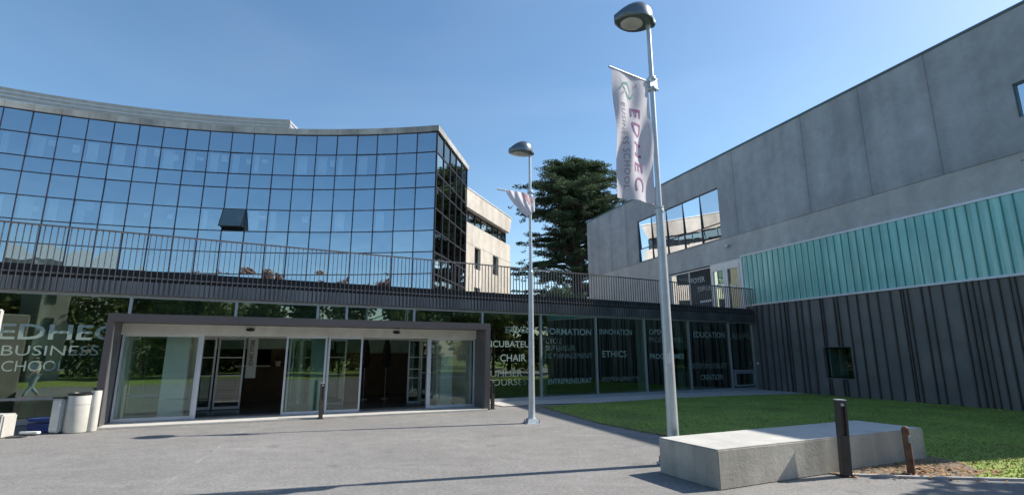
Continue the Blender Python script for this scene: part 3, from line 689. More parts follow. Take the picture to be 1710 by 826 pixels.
def leafpanel(s0, s1, n, name, z0=.05, z1=2.19, fw=.05, gm='gclear', rails=(), mat_='alu_light'):
    f = MB(); f.fbox(PF, s0, s0+fw, n-.025, n+.025, z0, z1).fbox(PF, s1-fw, s1, n-.025, n+.025, z0, z1).fbox(PF, s0+fw, s1-fw, n-.024, n+.024, z0, z0+.08).fbox(PF, s0+fw, s1-fw, n-.024, n+.024, z1-.04, z1)
    for r in rails: f.fbox(PF, s0+fw, s1-fw, n-.02, n+.02, r-.015, r+.015)
    fo_ = f.build(name, M[mat_], pv)
    MB().quad(PF.w(s0+fw, n, z0+.08), PF.w(s1-fw, n, z0+.08), PF.w(s1-fw, n, z1-.04), PF.w(s0+fw, n, z1-.04)).build('pane', M[gm], fo_); return fo_
leafpanel(.16, 1.88, RN, 'fixed_panel'); leafpanel(8.22, PL-.2, RN, 'fixed_panel')
leafpanel(4.0, 5.1, RN-.06, 'sliding_door'); leafpanel(5.14, 6.12, RN-.06, 'sliding_door')
leafpanel(4.1, 5.12, RN+.06, 'fixed_panel'); 
for q0 in (1.88, 8.14): MB().fbox(PF, q0, q0+.08, RN-.06, RN+.06, .03, 2.19).build('door_post', M['alu_light'], pv)
MB().fbox(PF, .1, PL-.1, -.10, RN+.15, 0.004, .045).build('threshold', M['conc_top'], pv)
# vestibule inner screen
IN = 3.3
leafpanel(.3, 1.1, IN, 'inner_panel', rails=(1.05, 1.6)); leafpanel(1.15, 2.1, IN, 'inner_panel', rails=(1.05, 1.6)); leafpanel(2.15, 2.9, IN, 'inner_panel', rails=(1.05, 1.6), mat_='alu')
leafpanel(4.3, 5.2, IN, 'inner_panel', rails=(1.05, 1.6)); leafpanel(5.2, 6.0, IN, 'inner_panel', rails=(1.05, 1.6))
leafpanel(8.0, 8.5, IN-.6, 'inner_panel', rails=(.9, 1.2, 1.6), mat_='alu'); leafpanel(8.55, 9.6, IN, 'inner_panel', rails=(1.05, 1.6))
MB().fbox(PF, .3, 9.7, IN-.05, IN+.05, 2.2, 3.2).build('inner_bulkhead', M['white'], pv)
MB().fbox(PF, .17, .25, RN+.1, IN+.3, .03, 2.6).fbox(PF, 9.62, 9.7, RN+.1, IN+.3, .03, 2.6).build('vestibule_wall', M['white'], pv)
for q0, q1 in ((1.05, 1.6), (4.75, 5.2), (8.75, 9.15)): MB().fbox(PF, q0, q1, RN+.45, RN+.9, .03, 2.45).build('white_pier', M['white'], pv)
MB().fbox(PF, .1, 9.9, RN+.11, 3.25, 2.5, 2.55).build('vestibule_ceiling', M['white'], pv)
# room behind: store sign, desk, spots
sg_ = MB().fbox(PF, 2.95, 3.25, IN+.35, IN+.4, .95, 2.6).build('sign_panel', M['white'], pv)
t = MB(); text_into(t, PF, 'EDHEC STORE', 3.03, 3.14, 1.35, 2.15, IN+.335, .01, 90); t.build('lettering', M['black'], sg_)
sp_ = MB()
for (s, n) in ((3.6, IN+1.0), (4.4, IN+2.2), (6.7, IN+1.6), (7.4, IN+2.6), (1.5, 2.2), (9.2, 2.2), (5, 2.2)):
    z = 3.205 if n > 3 else 2.49
    c = PF.w(s, n, z); MB().lathe(c, [(.06, -.012), (.06, .0)], 14).build('ceiling_spot', M['spot'], pv)
for s in (3.55, 7.0):
    MB().fbox(PF, s, s+.36, IN+.3, IN+.33, 2.28 if s < 5 else 2.3, 2.42 if s < 5 else 2.44).build('exit_sign', M['exit'], pv)

dk = thing('reception_desk', 'dark brown wooden reception counter inside the left doorway', 'desk', tuple(PF.w(3.2, 6.0, 0)), PF.rz)
MB().fbox(PF, 2.6, 4.3, 6.2, 6.9, .03, 1.25).fbox(PF, 3.7, 5.3, 6.95, 7.5, .03, 1.9).build('body', M['wood'], dk)
MB().fbox(PF, 2.5, 3.7, 6.1, 6.93, 1.25, 1.29).build('counter_top', M['white'], dk)
pp = thing('potted_plant', 'small dark spiky plant on the wooden counter inside the left doorway', 'plant', tuple(PF.w(3.95, 6.5, 1.25)))
MB().lathe(PF.w(3.95, 6.5, 1.25), [(.08, 0), (.11, .18), (.10, .2)], 12).build('pot', M['white'], pp, smooth=True)
lq = MB()
for k in range(60):
    t = random.random()*6.28; el = random.uniform(.1, 1.3); L_ = random.uniform(.25, .42); c = PF.w(3.95, 6.5, 1.43)
    d_ = Vector((math.cos(t)*math.cos(el), math.sin(t)*math.cos(el), math.sin(el))); sd_ = Vector((-math.sin(t), math.cos(t), 0))*.015
    lq.add([c-sd_, c+sd_, c+d_*L_], [(0, 1, 2)])
lq.build('leaves', M['cedar'], pp)
for s, lb, cc in ((6.95, 'dark furled flag on a stand inside the right doorway, left of the two', 'mull'), (7.75, 'dark furled flag on a stand inside the right doorway, right of the two', 'dark')):
    fl = thing('furled_flag', lb, 'flag', tuple(PF.w(s, IN+1.8, 0)), 0, 'furled flags inside the right doorway')
    c = PF.w(s, IN+1.8, 0)
    MB().lathe(c, [(.15, .03), (.15, .06), (.015, .08), (.015, 2.5), (.03, 2.53), (.0, 2.6)], 12).build('pole', M['alu'], fl, smooth=True)
    rings = []
    for z, r in ((2.42, .03), (2.2, .07), (1.9, .12), (1.5, .15), (1.3, .13), (1.2, .06)):
        rings.append([c+Vector((math.cos(t)*r*(1+.25*math.sin(5*t)), math.sin(t)*r*(1+.25*math.sin(5*t)), z)) for t in [k*math.pi/12 for k in range(24)]])
    MB().loft(rings).build('cloth', M['band'] if cc == 'dark' else M['mull'], fl, smooth=True)

# terrace railing
rl = fthing('terrace_railing', 'dark steel balustrade with thin upright bars along the terrace edge', 'railing', GF)
MB().fbox(GF, SL, SR, -.30, -.25, 4.90, 4.94).build('top_rail', M['rail'], rl)
MB().fbox(GF, SL, SR, -.275, -.265, 3.70, 3.74).build('lower_rail', M['rail'], rl)
bars = []; s = SL+.06
while s < SR: bars.append(s); s += .131
def barpos(s): p = GF.w(s, -.27, 4); return p
order = sorted(bars, key=lambda s: (barpos(s).x/barpos(s).y < -1.02, barpos(s).length))
proto = None
for s in order[:100]:
    z = 3.28
    if proto is None:
        proto = MB().fbox(GF, -.0075, .0075, -.29, -.25, 3.28, 4.90).build('baluster', M['rail'], rl); proto.location = (s, 0, 0)
    else:
        c = proto.copy(); col.objects.link(c); c.location = (s, 0, 0)
mb = MB()
for s in order[100:]: mb.fbox(GF, s-.0075, s+.0075, -.29, -.25, 3.28, 4.90)
mb.build('balusters', M['rail'], rl, kind='stuff')

# ================================================================== STREET LAMPS
def make_lamp():
    r = thing('street_lamp', 'tall grey street lamp beside the concrete bench, its flat round head high above the banner', 'street lamp', (0, 0, 0), 0, 'street lamps on the forecourt')
    MB().lathe((0, 0, 0), [(.15, .02), (.135, .05), (.096, .12), (.090, .5), (.070, 4.12), (.070, 4.16), (.05, 4.2)], 24).build('lower_pole', M['galv'], r, smooth=True)
    MB().lathe((0, 0, 4.14), [(.05, 0), (.049, .08), (.040, 3.66)], 20).build('upper_pole', M['galv'], r, smooth=True)
    MB().lathe((0, 0, 4.10), [(.074, 0), (.078, .015), (.078, .055), (.074, .07)], 24).build('collar', M['galv'], r, smooth=True)
    b = MB().hexa([(-.21, -.21, .0), (.21, -.21, .0), (.21, .21, .0), (-.21, .21, .0), (-.2, -.2, .022), (.2, -.2, .022), (.2, .2, .022), (-.2, .2, .022)])
    b.loft([[Vector((math.cos(t)*q, math.sin(t)*q, z)) for t in [math.pi/4+k*math.pi/2 for k in range(4)]] for q, z in ((.24, .022), (.17, .13))])
    b.build('base_plate', M['galv'], r)
    for x, y in ((-.17, -.17), (.17, -.17), (-.17, .17), (.17, .17)):
        MB().lathe((x, y, .02), [(.018, 0), (.018, .02), (.009, .021), (.009, .09)], 8).build('bolt', M['rust'], r)
    MB().fbox(W0, -.08, -.01, -.094, -.082, 1.55, 1.72).build('number_plate', M['alu_light'], r)
    # teardrop head pointing to -x
    rings = []; low = []
    n_ = 28
    for k in range(15):
        t = k/14; x = .12-.80*t
        hw = .06+.24*math.sin(min(1, max(0, (t-.05)/.95))**.85*math.pi)**.75 if t < .999 else .02
        if t < .1: hw = .06+t*.5
        top_ = .05+.27*math.sin(min(1, t*1.02)**.8*math.pi)**.8 if t < .98 else .06
        bot = -.07
        zc = 3.66+4.14
        ring = []
        for q in range(n_):
            a_ = 2*math.pi*q/n_; cy_, cz = math.cos(a_), math.sin(a_)
            sy = math.copysign(abs(cy_)**.8, cy_)*hw
            szv = (max(0, cz)**.8)*top_ if cz > 0 else -(abs(cz)**.35)*.07
            ring.append(Vector((x, sy, zc+szv+.02)))
        rings.append(ring)
    h = MB().loft(rings).build('head', M['lamp'], r, smooth=True)
    MB().loft([[Vector((-.34+.20*q*math.cos(t), .165*q*math.sin(t), 7.74-dz)) for t in [k*math.pi/12 for k in range(24)]] for q, dz in ((1.08, -.02), (1.04, .012), (.95, .02), (.4, .04), (.05, .045))]).build('lens', M['lens'], h, smooth=True)
    MB().tube([(.0, 0, 7.72), (.0, 0, 7.9)], .052, 14).build('spigot', M['galv'], r, smooth=True)
    return r
lamp = make_lamp()
L1 = (2.57, 8.6); L2 = (.50, 13.54)
lamp2 = copy_tree(lamp)
lamp.location = (*L1, 0); lamp.rotation_euler = (0, R(0), R(12))
lamp2.location = (*L2, 0); lamp2.scale = (.90, .90, .925); lamp2.rotation_euler = (0, 0, R(14))
lamp2['label'] = 'farther grey street lamp standing on the forecourt with the furled banner on it'

# banner 1
BF1 = Fr(L1, (-.83, -.48))
bn = thing('banner', 'white school banner hanging flat from an arm on the near lamp, purple lettering', 'banner', (*L1, 0), BF1.rz)
def bw(u_, dn, z): return BF1.w(u_, dn, z)
MB().tube([BF1.w(.0, -.0, 6.56), BF1.w(1.02, 0, 6.60)], [.022, .022], 10).build('arm', M['galv'], bn, smooth=True)
mb = MB(); mb.lathe((L1[0], L1[1], 6.42), [(.075, 0), (.08, .01), (.08, .05), (.075, .06)], 16).lathe((L1[0], L1[1], 6.62), [(.075, 0), (.08, .01), (.08, .05), (.075, .06)], 16)
mb.fbox(BF1, -.09, .09, -.05, .05, 6.46, 6.64)
mb.tube([BF1.w(-.12, .03, 6.45), BF1.w(-.06, .03, 6.45)], .02, 6).tube([BF1.w(-.12, .03, 6.65), BF1.w(-.06, .03, 6.65)], .02, 6)
mb.build('clamp', M['galv'], bn, smooth=True)
mb = MB(); mb.lathe((L1[0], L1[1], 4.19), [(.075, 0), (.075, .03)], 14); mb.tube([BF1.w(.05, 0, 4.2), BF1.w(.16, 0, 4.24)], .012, 6); mb.build('tie', M['galv'], bn)
NU, NZ = 26, 60; UL, UR = .96, .10
def bpos(a, t, off=0.0):     # a 0..1 from pole edge to outer edge, t 0..1 top to bottom
    u_ = UR+(UL-UR)*a + .012*math.sin(t*7)*a
    z = 6.56-2.30*t - .03*a*t + .04*a*(1-t)
    n_ = .035*math.sin(a*9+t*3.2)*(.25+t*.8) + .03*math.sin((a*1.4-t*1.1)*9)*math.sin(t*math.pi) + .05*math.sin(t*2.6)*a
    return BF1.w(u_, n_+off, z)
vs_ = [bpos(i/NU, j/NZ, o_) for o_ in (0, .004) for j in range(NZ+1) for i in range(NU+1)]
fs = []; K1 = (NU+1)*(NZ+1)
for o_ in (0, 1):
    for j in range(NZ):
        for i in range(NU): q = o_*K1+j*(NU+1)+i; fs.append((q, q+1, q+NU+2, q+NU+1))
cl_ = MB().add(vs_, fs).build('cloth', M['banner'], bn, smooth=True)
def banner_text(body, a0, a1, t0, t1, m, bold, spc=1.15):
    # letters rotated, reading down; a is measured from the pole; baseline towards the outer edge
    cu = bpy.data.curves.new('t', 'FONT'); cu.body = body; cu.size = 1; cu.offset = bold; cu.resolution_u = 4; cu.space_character = spc
    ob = bpy.data.objects.new('t', cu); col.objects.link(ob); bpy.context.view_layer.update()
    me = bpy.data.meshes.new_from_object(ob.evaluated_get(bpy.context.evaluated_depsgraph_get()))
    b_ = bmesh.new(); b_.from_mesh(me); bmesh.ops.triangulate(b_, faces=b_.faces)
    for _ in range(3):
        es = [e for e in b_.edges if e.calc_length() > .12]
        if es: bmesh.ops.subdivide_edges(b_, edges=es, cuts=1); bmesh.ops.triangulate(b_, faces=b_.faces)
    co = np.array([v.co[:] for v in b_.verts]); lo_, hi = co.min(0), co.max(0)
    b_.verts.ensure_lookup_table(); mbx = MB(); vv = []
    for c in co:
        x_ = (c[0]-lo_[0])/(hi[0]-lo_[0]); y_ = (c[1]-lo_[1])/(hi[1]-lo_[1])
        vv.append(bpos(a0+(a1-a0)*y_, t0+(t1-t0)*x_, .010))
    mbx.add(vv, [tuple(v.index for v in f.verts) for f in b_.faces]); b_.free()
    bpy.data.objects.remove(ob); bpy.data.curves.remove(cu); mbx.build('lettering', m, cl_)
banner_text('EDHEC', .56, .30, .28, .93, M['purple'], .002, 1.3)
banner_text('BUSINESS SCHOOL', .83, .71, .27, .93, M['greylet'], -.004)
for pts_, m_ in (([(.80, .06), (.74, .13), (.62, .19), (.50, .20), (.42, .14)], 'logo_g'), ([(.86, .17), (.72, .10), (.60, .09), (.52, .15), (.58, .22)], 'logo_g'), ([(.40, .10), (.34, .07), (.36, .12)], 'greylet'), ([(.80, .20), (.68, .16), (.55, .25)], 'greylet')):
    mb = MB(); P_ = []
    for k in range(len(pts_)-1):
        for q in range(6): f_ = q/6; P_.append((pts_[k][0]+(pts_[k+1][0]-pts_[k][0])*f_, pts_[k][1]+(pts_[k+1][1]-pts_[k][1])*f_))
    for k in range(len(P_)-1):
        w_ = .012*math.sin(math.pi*(k+1)/len(P_))+.003
        mb.quad(bpos(P_[k][0], P_[k][1]-w_, .011), bpos(P_[k+1][0], P_[k+1][1]-w_, .011), bpos(P_[k+1][0], P_[k+1][1]+w_*.4, .011), bpos(P_[k][0], P_[k][1]+w_*.4, .011))
    mb.build('emblem', M[m_], cl_)

# banner 2, blown round the far pole
b2 = thing('blown_banner', 'pale banner blown and wrapped around the far lamp, its arm pointing left', 'banner', (*L2, 0))
tip = Vector((-.40, 13.18, 6.05)); root = Vector((.50, 13.54, 6.0))
MB().tube([root, tip], .024, 8).build('arm', M['galv'], b2, smooth=True)
MB().lathe((L2[0], L2[1], 5.9), [(.075, 0), (.08, .01), (.08, .07), (.075, .08)], 14).lathe((L2[0], L2[1], 6.05), [(.07, 0), (.075, .01), (.075, .06), (.07, .07)], 14).build('clamp', M['galv'], b2)
vs_ = []; NU2, NV2 = 28, 20
for j in range(NV2+1):
    for i in range(NU2+1):
        a = i/NU2; t = j/NV2
        top_ = tip.lerp(root, .22+.78*a)+Vector((0, -.03, .02)) + Vector((.13*max(0, a-.75)*4, 0, -.05*max(0, a-.75)*4))
        bot = Vector((.40, 13.35, 5.32)).lerp(Vector((.62, 13.42, 5.50)), a)
        p_ = top_.lerp(bot, t)
        p_.x += -.06*math.sin(t*math.pi)*(1-a); p_.y += -.12*math.sin(t*math.pi)*math.sin(a*math.pi) + .022*math.sin(a*22+t*4)*(1-t*.4)
        p_.z += -.07*math.sin(a*math.pi)*t*(1-t)*2
        vs_.append(p_)
fs = [(j*(NU2+1)+i, j*(NU2+1)+i+1, (j+1)*(NU2+1)+i+1, (j+1)*(NU2+1)+i) for j in range(NV2) for i in range(NU2)]
c2 = MB().add(vs_, fs).build('cloth', M['banner'], b2, smooth=True)
mb = MB()
for (i0, i1, j0, j1) in ((18, 20, 0, 9), (21, 23, 1, 12), (24, 26, 2, 10)):
    for j in range(j0, j1):
        for i in range(i0, i1):
            q = [vs_[j*(NU2+1)+i], vs_[j*(NU2+1)+i+1], vs_[(j+1)*(NU2+1)+i+1], vs_[(j+1)*(NU2+1)+i]]; mb.quad(*[p_+Vector((0, -.006, 0)) for p_ in q])
mb.build('print', cloth('banner_print', (.50, .30, .34)), c2, smooth=True)

# ================================================================== BENCH, BOLLARDS, BINS
BE = Fr((2.66, 7.02), (4.25, 2.03))
bh = fthing('concrete_bench', 'long low block of board-marked concrete at the lawn edge, serving as a bench', 'bench', BE)
MB().fbox(BE, 0, 4.70, 0, 1.12, 0, .485).build('block', M['conc_bench'], bh, bevel=.012)
MB().fbox(BE, .012, 4.688, .012, 1.108, .4852, .492).build('seat_top', M['conc_top'], bh)
def make_bollard():
    r = thing('bollard', 'dark metal bollard light in front of the concrete bench', 'bollard', (0, 0, 0), 0, 'dark metal bollards')
    MB().box(-.055, .055, -.055, .055, 0, .56).build('lower_shaft', M['bollard'], r, bevel=.004)
    MB().box(-.055, .055, -.02, .055, .56, 1.04).box(-.055, -.028, -.056, -.0202, .56, .96).box(.028, .055, -.056, -.0202, .56, .96).box(-.055, .055, -.056, -.0202, .96, 1.04).build('upper_shaft', M['bollard'], r)
    MB().box(-.06, .06, -.06, .06, 1.041, 1.056).build('cap', M['galv'], r, bevel=.003)
    MB().tube([(-.0, -.062, .985), (0, -.045, .985)], .022, 12).build('lamp_ring', M['alu'], r)
    MB().box(-.09, .09, -.09, .09, 0.0, .012).build('foot', M['black'], r)
    return r
b0 = make_bollard(); 
c = copy_tree(b0); c.location = (-5.15, 14.40, 0); c.scale = (.9, .9, .89); c.rotation_euler = (0, 0, R(28)); c['label'] = 'slim dark bollard in front of the glass between the two open doorways'
c = copy_tree(b0); c.location = (-.62, 16.95, 0); c.scale = (.9, .9, .84); c.rotation_euler = (0, 0, R(28)); c['label'] = 'slim dark bollard against the right foot of the entrance frame'
b0.location = (4.76, 7.80, 0); b0.rotation_euler = (0, R(2.2), R(-8)); b0.scale = (1.1, 1.1, 1)
rp = thing('rusty_post', 'short rust-brown steel post at the right end of the bench', 'post', (5.74, 7.86, 0), 0)
MB().lathe((5.74, 7.86, 0), [(.058, 0), (.052, .04), (.05, .62), (.045, .65)], 14).build('shaft', M['rust'], rp, smooth=True)
MB().lathe((5.74, 7.86, .652), [(.04, 0), (.025, .018), (.0, .02)], 12).build('cap', M['rust'], rp, smooth=True)
MB().box(5.72, 5.755, 7.78, 7.795, .45, .55).build('tag', M['whitem'], rp)

q_ = g(110, 724); bx, by = q_[0], q_[1]+.25
lb = thing('litter_bin', 'wide off-white cylindrical litter bin with a dark rim left of the entrance', 'bin', (bx, by, 0))
MB().lathe((bx, by, 0), [(.225, .01), (.235, .03), (.235, .80), (.23, .82)], 36).build('body', M['whitem'], lb, smooth=True)
MB().lathe((bx, by, .80), [(.238, 0), (.245, .02), (.24, .045), (.20, .05), (.19, .03), (.18, -.2)], 36).build('rim', M['black'], lb, smooth=True)
q_ = g(147, 721); ax, ay = q_[0]-.02, q_[1]+.10
ub = thing('ash_bin', 'tall slim off-white ash bin against the left foot of the entrance frame', 'bin', (ax, ay, 0))
MB().lathe((ax, ay, 0), [(.095, .01), (.10, .03), (.10, .87), (.095, .89)], 24).build('body', M['whitem'], ub, smooth=True)
MB().lathe((ax, ay, .885), [(.08, 0), (.075, .02), (.04, .022)], 20).build('ash_tray', M['black'], ub, smooth=True)
sb = thing('steel_bin', 'narrow pale steel bin with a dark lid, left of the wide white bin', 'bin', (-10.02, 11.86, 0))
MB().box(-10.14, -9.9, 11.74, 11.98, .02, .74).build('body', M['galv'], sb, bevel=.03); MB().box(-10.15, -9.89, 11.73, 11.99, .742, .77).build('lid', M['black'], sb, bevel=.01)
MB().box(-9.97, -9.92, 11.73, 11.739, .58, .64).build('lock_plate', M['white'], sb)
bk = thing('concrete_block', 'pale low concrete block at the left edge of the forecourt', 'block', (-10.8, 10.95, 0), R(12))
FB = Fr((-10.8, 10.95), (math.cos(R(12)), math.sin(R(12)))); MB().fbox(FB, -.9, .36, -.02, .4, 0, .48).build('body', M['conc_top'], bk, bevel=.03)
MB().fbox(FB, .365, .66, .12, .3, .0, .02).build('foot_plate', M['dark'], bk)
cr = thing('blue_crate', 'dark blue plastic crate on the ground between the block and the bins', 'crate', (-10.45, 12.0, 0))
MB().box(-10.75, -10.2, 11.9, 12.3, 0.01, .2).box(-10.72, -10.23, 11.89, 11.9, .23, .27).build('body', M['blue'], cr, bevel=.01); MB().box(-10.77, -10.18, 11.88, 12.32, .27, .30).build('rim', M['blue'], cr)
pk = MB().box(-10.55, -10.15, 11.52, 11.62, .03, .08).build('white_plank', M['white'], label='short white plank on the ground in front of the blue crate', cat='plank', bevel=.01)
tx_ = g(6, 722); tt = thing('totem_sign', 'tall white upright sign panel cut by the left edge of the photo', 'sign', (tx_[0]-1.3, tx_[1], 0)); tx_ = (tx_[0]-.62, tx_[1])
MB().box(tx_[0]-1.2, tx_[0]+.04, tx_[1]-.05, tx_[1]+.08, .05, 2.72).build('panel', M['whitem'], tt, bevel=.03); MB().box(tx_[0]-1.0, tx_[0]-.2, tx_[1]-.1, tx_[1]+.13, 0, .05).build('base', M['galv'], tt)

MB().loft([[Vector((bx+.238*math.cos(t), by+.238*math.sin(t), z)) for t in [k*math.pi/16 for k in range(32)]] for z in (.60, .608)], False).build('seam', M['louvre'], lb)
# ================================================================== TREES
def foliage(centers, radii, count, size, flat=.35):
    c = np.array(centers); r = np.array(radii); wgt = r[:, 0]*r[:, 1]; wgt = wgt/wgt.sum(); k = rng.choice(len(c), count, p=wgt)
    d = rng.normal(0, 1, (count, 3)); d /= np.linalg.norm(d, axis=1, keepdims=True); d *= rng.uniform(0, 1, (count, 1))**.4
    p = c[k]+d*r[k]; a = rng.normal(0, 1, (count, 3)); a[:, 2] *= flat; a /= np.linalg.norm(a, axis=1, keepdims=True)
    b = rng.normal(0, 1, (count, 3)); b[:, 2] *= flat; b -= (a*b).sum(1, keepdims=True)*a; b /= np.linalg.norm(b, axis=1, keepdims=True)
    s = rng.uniform(size*.5, size, (count, 1)); a *= s; b *= s*rng.uniform(.35, .8, (count, 1))
    return np.stack([p-a-b*.3, p+b*-1+a*.1, p+a+b*.2, p+b-a*.2], 1)
def cedar():
    X, Y = 6.5, 51.0; HT = 21.6
    r = thing('cedar_tree', 'tall dark cedar with layered branches between the two buildings', 'tree', (X, Y, 0))
    tr = MB(); tr.tube([(X, Y, 0), (X+.1, Y, 6), (X, Y+.1, 12), (X-.1, Y, 17), (X+.3, Y, 20.2)], [.75, .62, .48, .3, .08], 12)
    tr.tube([(X, Y, 9.5), (X-1.2, Y-.2, 12.5), (X-1.5, Y, 17), (X-1.4, Y, 19)], [.34, .28, .16, .05], 8)
    cs = []; rs = []
    for k in range(200):
        z = random.uniform(5.2, HT-.6); t = random.random()*2*math.pi
        f = (z-5)/(HT-5)
        env = 7.0-1.7*f+.6*math.sin(z*1.9+math.cos(t)*2) if f < .8 else 5.0*(1-((f-.8)/.2)**2*.55)
        L_ = env*random.uniform(.5, 1.08)
        b0 = Vector((X, Y, z-L_*.16)); tipp = Vector((X+math.cos(t)*L_, Y+math.sin(t)*L_, z+random.uniform(-.7, .4)))
        midp = b0.lerp(tipp, .55)+Vector((0, 0, .45)); tr.tube([b0, midp, tipp], [.13, .08, .02], 5)
        nn = 8; drop = .26 if .3 < f < .7 else .1
        for q in range(nn):
            a_ = .32+.68*q/(nn-1)
            if random.random() < drop: continue
            p_ = b0.lerp(midp, a_/.55) if a_ < .55 else midp.lerp(tipp, (a_-.55)/.45)
            w_ = random.uniform(.35, .62)+.3*math.sin(a_*2.6); cs.append((p_.x+random.gauss(0, .35), p_.y+random.gauss(0, .35), p_.z+.08)); rs.append((w_, w_, random.uniform(.09, .22)))
            if random.random() < .5:
                q2 = Vector((random.gauss(0, .8), random.gauss(0, .8), random.uniform(-.9, -.3))); tr.tube([p_, p_+q2], [.03, .01], 4); cs.append(tuple(p_+q2)); rs.append((.3, .3, .15))
    for k in range(46):   # dense flat top
        t = random.random()*6.28; rr = random.uniform(0, 4.6); f = rr/4.8
        cs.append((X+.4+math.cos(t)*rr, Y+math.sin(t)*rr, HT-.4-f*f*2.6+random.gauss(0, .25))); rs.append((.75, .75, .24))
    tr.build('trunk', M['bark'], r, smooth=True)
    raw_quads('crown', M['cedar'], foliage(cs, rs, 190000, .115, .6), r)
cedar()
def tree(name, label, cat, x, y, h, rad, m, count, size, trunk=.22, low=.3, group=None):
    r = thing(name, label, cat, (x, y, 0), 0, group)
    tr = MB(); tr.tube([(x, y, 0), (x+.1, y, h*.4), (x, y+.1, h*.75)], [trunk, trunk*.7, trunk*.25], 8)
    cs = []; rs = []
    for k in range(26):
        t = random.random()*6.28; f = random.uniform(low, .93); rr = rad*random.uniform(.1, .85)*math.sin(max(.12, (f-low)/(1.02-low))*math.pi)**.5
        p_ = (x+math.cos(t)*rr, y+math.sin(t)*rr, h*f); cs.append(p_); q = rad*random.uniform(.25, .42); rs.append((q, q, q*.75))
        tr.tube([(x, y, h*min(f*.8, .7)), p_], [trunk*.3, .02], 5)
    tr.build('trunk', M['bark'], r, smooth=True); raw_quads('crown', m, foliage(cs, rs, count, size, .8), r)
    return r
tree('shrub', 'light green bush behind the terrace below the cedar', 'shrub', 4.7, 47.0, 8.0, 1.7, M['bush'], 6000, .16, .08, .2)
# trees outside the frame that the glass mirrors
tg = 'trees around the forecourt mirrored in the glass'
for k, (x_, y_, h_, r_) in enumerate([(-27, -6, 9, 4), (-22, -10, 9, 3.8), (-16, -12, 8, 3.8), (-10.5, -13, 8.5, 3.4), (1.5, -14, 9, 3.8), (7, -13, 9, 3.8), (12.5, -12, 9.5, 4), (17, -8, 10, 4.4), (22, -5, 9, 4), (25, 0, 11, 4.2), (26.5, 6.5, 9.0, 3.6), (34, -3, 11, 5), (40, -12, 12, 6), (33, -14, 11, 5), (48, -20, 13, 6), (-5.5, -24, 10, 5), (-14, -25, 10, 5), (-23, -24, 10, 5), (9, -24, 10, 5)]):
    tree('broadleaf_tree', 'yellowish green broadleaf tree seen only mirrored in the pavilion glass', 'tree', x_, y_, h_, r_, M['olive'], 8000, .24, low=.1, group=tg)
tree('young_tree', 'young leafy tree beside the path past the end of the ribbed wall', 'tree', 14.6, 8.5, 8.2, 2.0, M['olive'], 3500, .2, .12, .45)
hg = thing('tall_hedge', 'tall dark green hedge behind the forecourt, mirrored in the pavilion glass', 'hedge', (-10, -20, 0))
hc = [(x_, -20+random.gauss(0, .4), z_) for x_ in np.arange(-38, 22, 1.5) for z_ in (1.2, 3.4, 5.6+random.uniform(-.8, .8))]
hk = MB()
for x_ in range(-38, 22, 3): hk.tube([(x_, -20, 0), (x_+.1, -20, 5)], [.15, .05], 6)
hk.build('stems', M['bark'], hg); raw_quads('foliage', M['olive'], foliage(hc, [(1.3, .9, 1.5)]*len(hc), 30000, .3, .8), hg)
tree('red_leaved_tree', 'tall reddish tree by the white roofs, mirrored low in the curved glass', 'tree', -33, -31, 14.3, 5.5, leaf('red_leaves', (.14, .06, .05), (.28, .13, .10)), 9000, .3, .3, .3)
# buildings behind the camera, mirrored in the glass
hb = thing('white_roofed_hall', 'low hall with white gabled roofs mirrored at the foot of the curved glass', 'building', (-25, -40, 0))
MB().box(-80, 30, -60, -42, 0, 14.4).build('wall', M['beige'], hb)
mb = MB()
for k in range(11):
    x0 = -80+k*10; mb.add([(x0, -41.8, 14.4), (x0+10, -41.8, 14.4), (x0+5, -41.8, 16.0+.6*(k % 3)), (x0, -60, 14.4), (x0+10, -60, 14.4), (x0+5, -60, 16.0+.6*(k % 3))], [(0, 1, 2), (3, 5, 4), (0, 2, 5, 3), (1, 4, 5, 2)])
mb.build('roof', M['white'], hb)
wb = thing('beige_tower', 'narrow beige tower with small dark windows mirrored in the left pavilion glass', 'building', (-4.2, -16, 0))
TF = Fr((-10.5, -21), (1, 0)); TF.m = (0, -1)
mb = MB(); mb.box(-5.0, -3.4, -18, -14, 0, 12); mb.build('wall', M['beige'], wb)
for z in (1, 3, 5, 7, 9): MB().box(-4.7, -4.2, -13.99, -13.96, z, z+1.0).build('window', M['dark'], wb)

# person walking on the forecourt, mirrored in the left glass
def skin(name, verts, edges, rad, m, parent=None, sub=2, rootv=0):
    me = bpy.data.meshes.new(name); me.from_pydata(verts, edges, []); o = bpy.data.objects.new(name, me); col.objects.link(o)
    o.modifiers.new('s', 'SKIN'); 
    for i, r_ in enumerate(rad): me.skin_vertices[0].data[i].radius = (r_, r_) if not isinstance(r_, tuple) else r_
    me.skin_vertices[0].data[rootv].use_root = True
    sbm = o.modifiers.new('b', 'SUBSURF'); sbm.levels = sub; sbm.render_levels = sub
    bpy.context.view_layer.update()
    m2 = bpy.data.meshes.new_from_object(o.evaluated_get(bpy.context.evaluated_depsgraph_get())); bpy.data.objects.remove(o)
    m2.name = name; m2.materials.clear(); m2.materials.append(m); m2.polygons.foreach_set('use_smooth', [True]*len(m2.polygons))
    o = bpy.data.objects.new(name, m2); col.objects.link(o)
    if parent: o.parent = parent
    return o
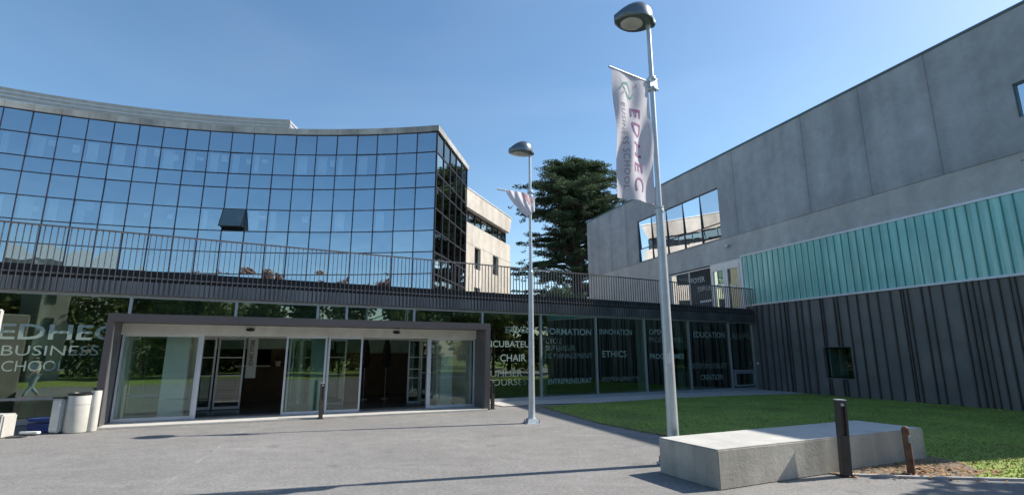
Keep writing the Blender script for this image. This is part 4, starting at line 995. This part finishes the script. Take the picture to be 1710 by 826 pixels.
V = [(0, 0, .92), (0, 0, 1.08), (0, 0, 1.25), (0, 0, 1.40), (.01, 0, 1.48), (.03, 0, 1.56), (.035, 0, 1.66), (.03, 0, 1.71),
     (0, .10, .86), (.16, .10, .48), (.02, .10, .12), (.02, .10, .06), (.16, .10, .03),
     (0, -.10, .86), (.10, -.10, .48), (.36, -.10, .12), (.37, -.10, .06), (.50, -.10, .06),
     (0, .19, 1.39), (-.10, .23, 1.13), (-.02, .24, .90), (.0, .24, .83),
     (0, -.19, 1.39), (.12, -.23, 1.13), (.28, -.22, .95), (.33, -.21, .90)]
V[9] = (-.02, .10, .47); V[10] = (-.30, .10, .16); V[11] = (-.33, .10, .12); V[12] = (-.22, .10, .03)
Ed = [(0, 1), (1, 2), (2, 3), (3, 4), (4, 5), (5, 6), (6, 7), (0, 8), (8, 9), (9, 10), (10, 11), (11, 12), (0, 13), (13, 14), (14, 15), (15, 16), (16, 17), (3, 18), (18, 19), (19, 20), (20, 21), (3, 22), (22, 23), (23, 24), (24, 25)]
Rd = [.13, .12, (.15, .12), .10, .055, .085, .10, .07, .085, .06, .045, .04, .03, .085, .06, .045, .04, .03, .06, .045, .035, .03, .06, .045, .035, .03]
pr = skin('person', V, Ed, Rd, M['skin'])
for i in range(2):
    yb, xb, zb = ((.24, .0, .80), (-.21, .345, .87))[i]
    for q in range(5):
        pass
tag(pr, 'walking person in a white shirt and pale trousers, mirrored in the left glass', 'person')
sI = [1, 2, 3, 18, 19, 22, 23]; mp_ = {v: i for i, v in enumerate(sI)}
skin('shirt', [V[i] if i != 1 else (0, 0, .95) for i in sI], [(0, 1), (1, 2), (2, 3), (3, 4), (2, 5), (5, 6)], [.165, .16, .125, .085, .065, .085, .065], M['shirt'], pr)
tI = [0, 8, 9, 10, 13, 14, 15]
skin('trousers', [V[i] for i in tI], [(0, 1), (1, 2), (2, 3), (0, 4), (4, 5), (5, 6)], [.145, .10, .078, .062, .10, .078, .062], M['jeans'], pr)
hm = MB(); hm.lathe((.01, 0, 1.60), [(.09, 0), (.108, .05), (.105, .12), (.07, .17), (.01, .19)], 16)
ho = hm.build('hair', M['hair'], pr, smooth=True)
for i in range(2):
    hand = MB(); cx_, cy_, cz_ = ((.0, .24, .83), (.33, -.21, .90))[i]
    for q in range(4): hand.tube([(cx_+.02*(q-1.5), cy_, cz_), (cx_+.022*(q-1.5)+.005, cy_, cz_-.05), (cx_+.02*(q-1.5)+.015, cy_, cz_-.085+.01*abs(q-1.5))], [.009, .009, .006], 6)
    hand.tube([(cx_+.03, cy_, cz_+.01), (cx_+.055, cy_, cz_-.03)], [.010, .007], 6)
    hand.build('fingers', M['skin'], pr, smooth=True)
pr.location = (-9.1, 2.9, 0); pr.rotation_euler = (0, 0, R(160))
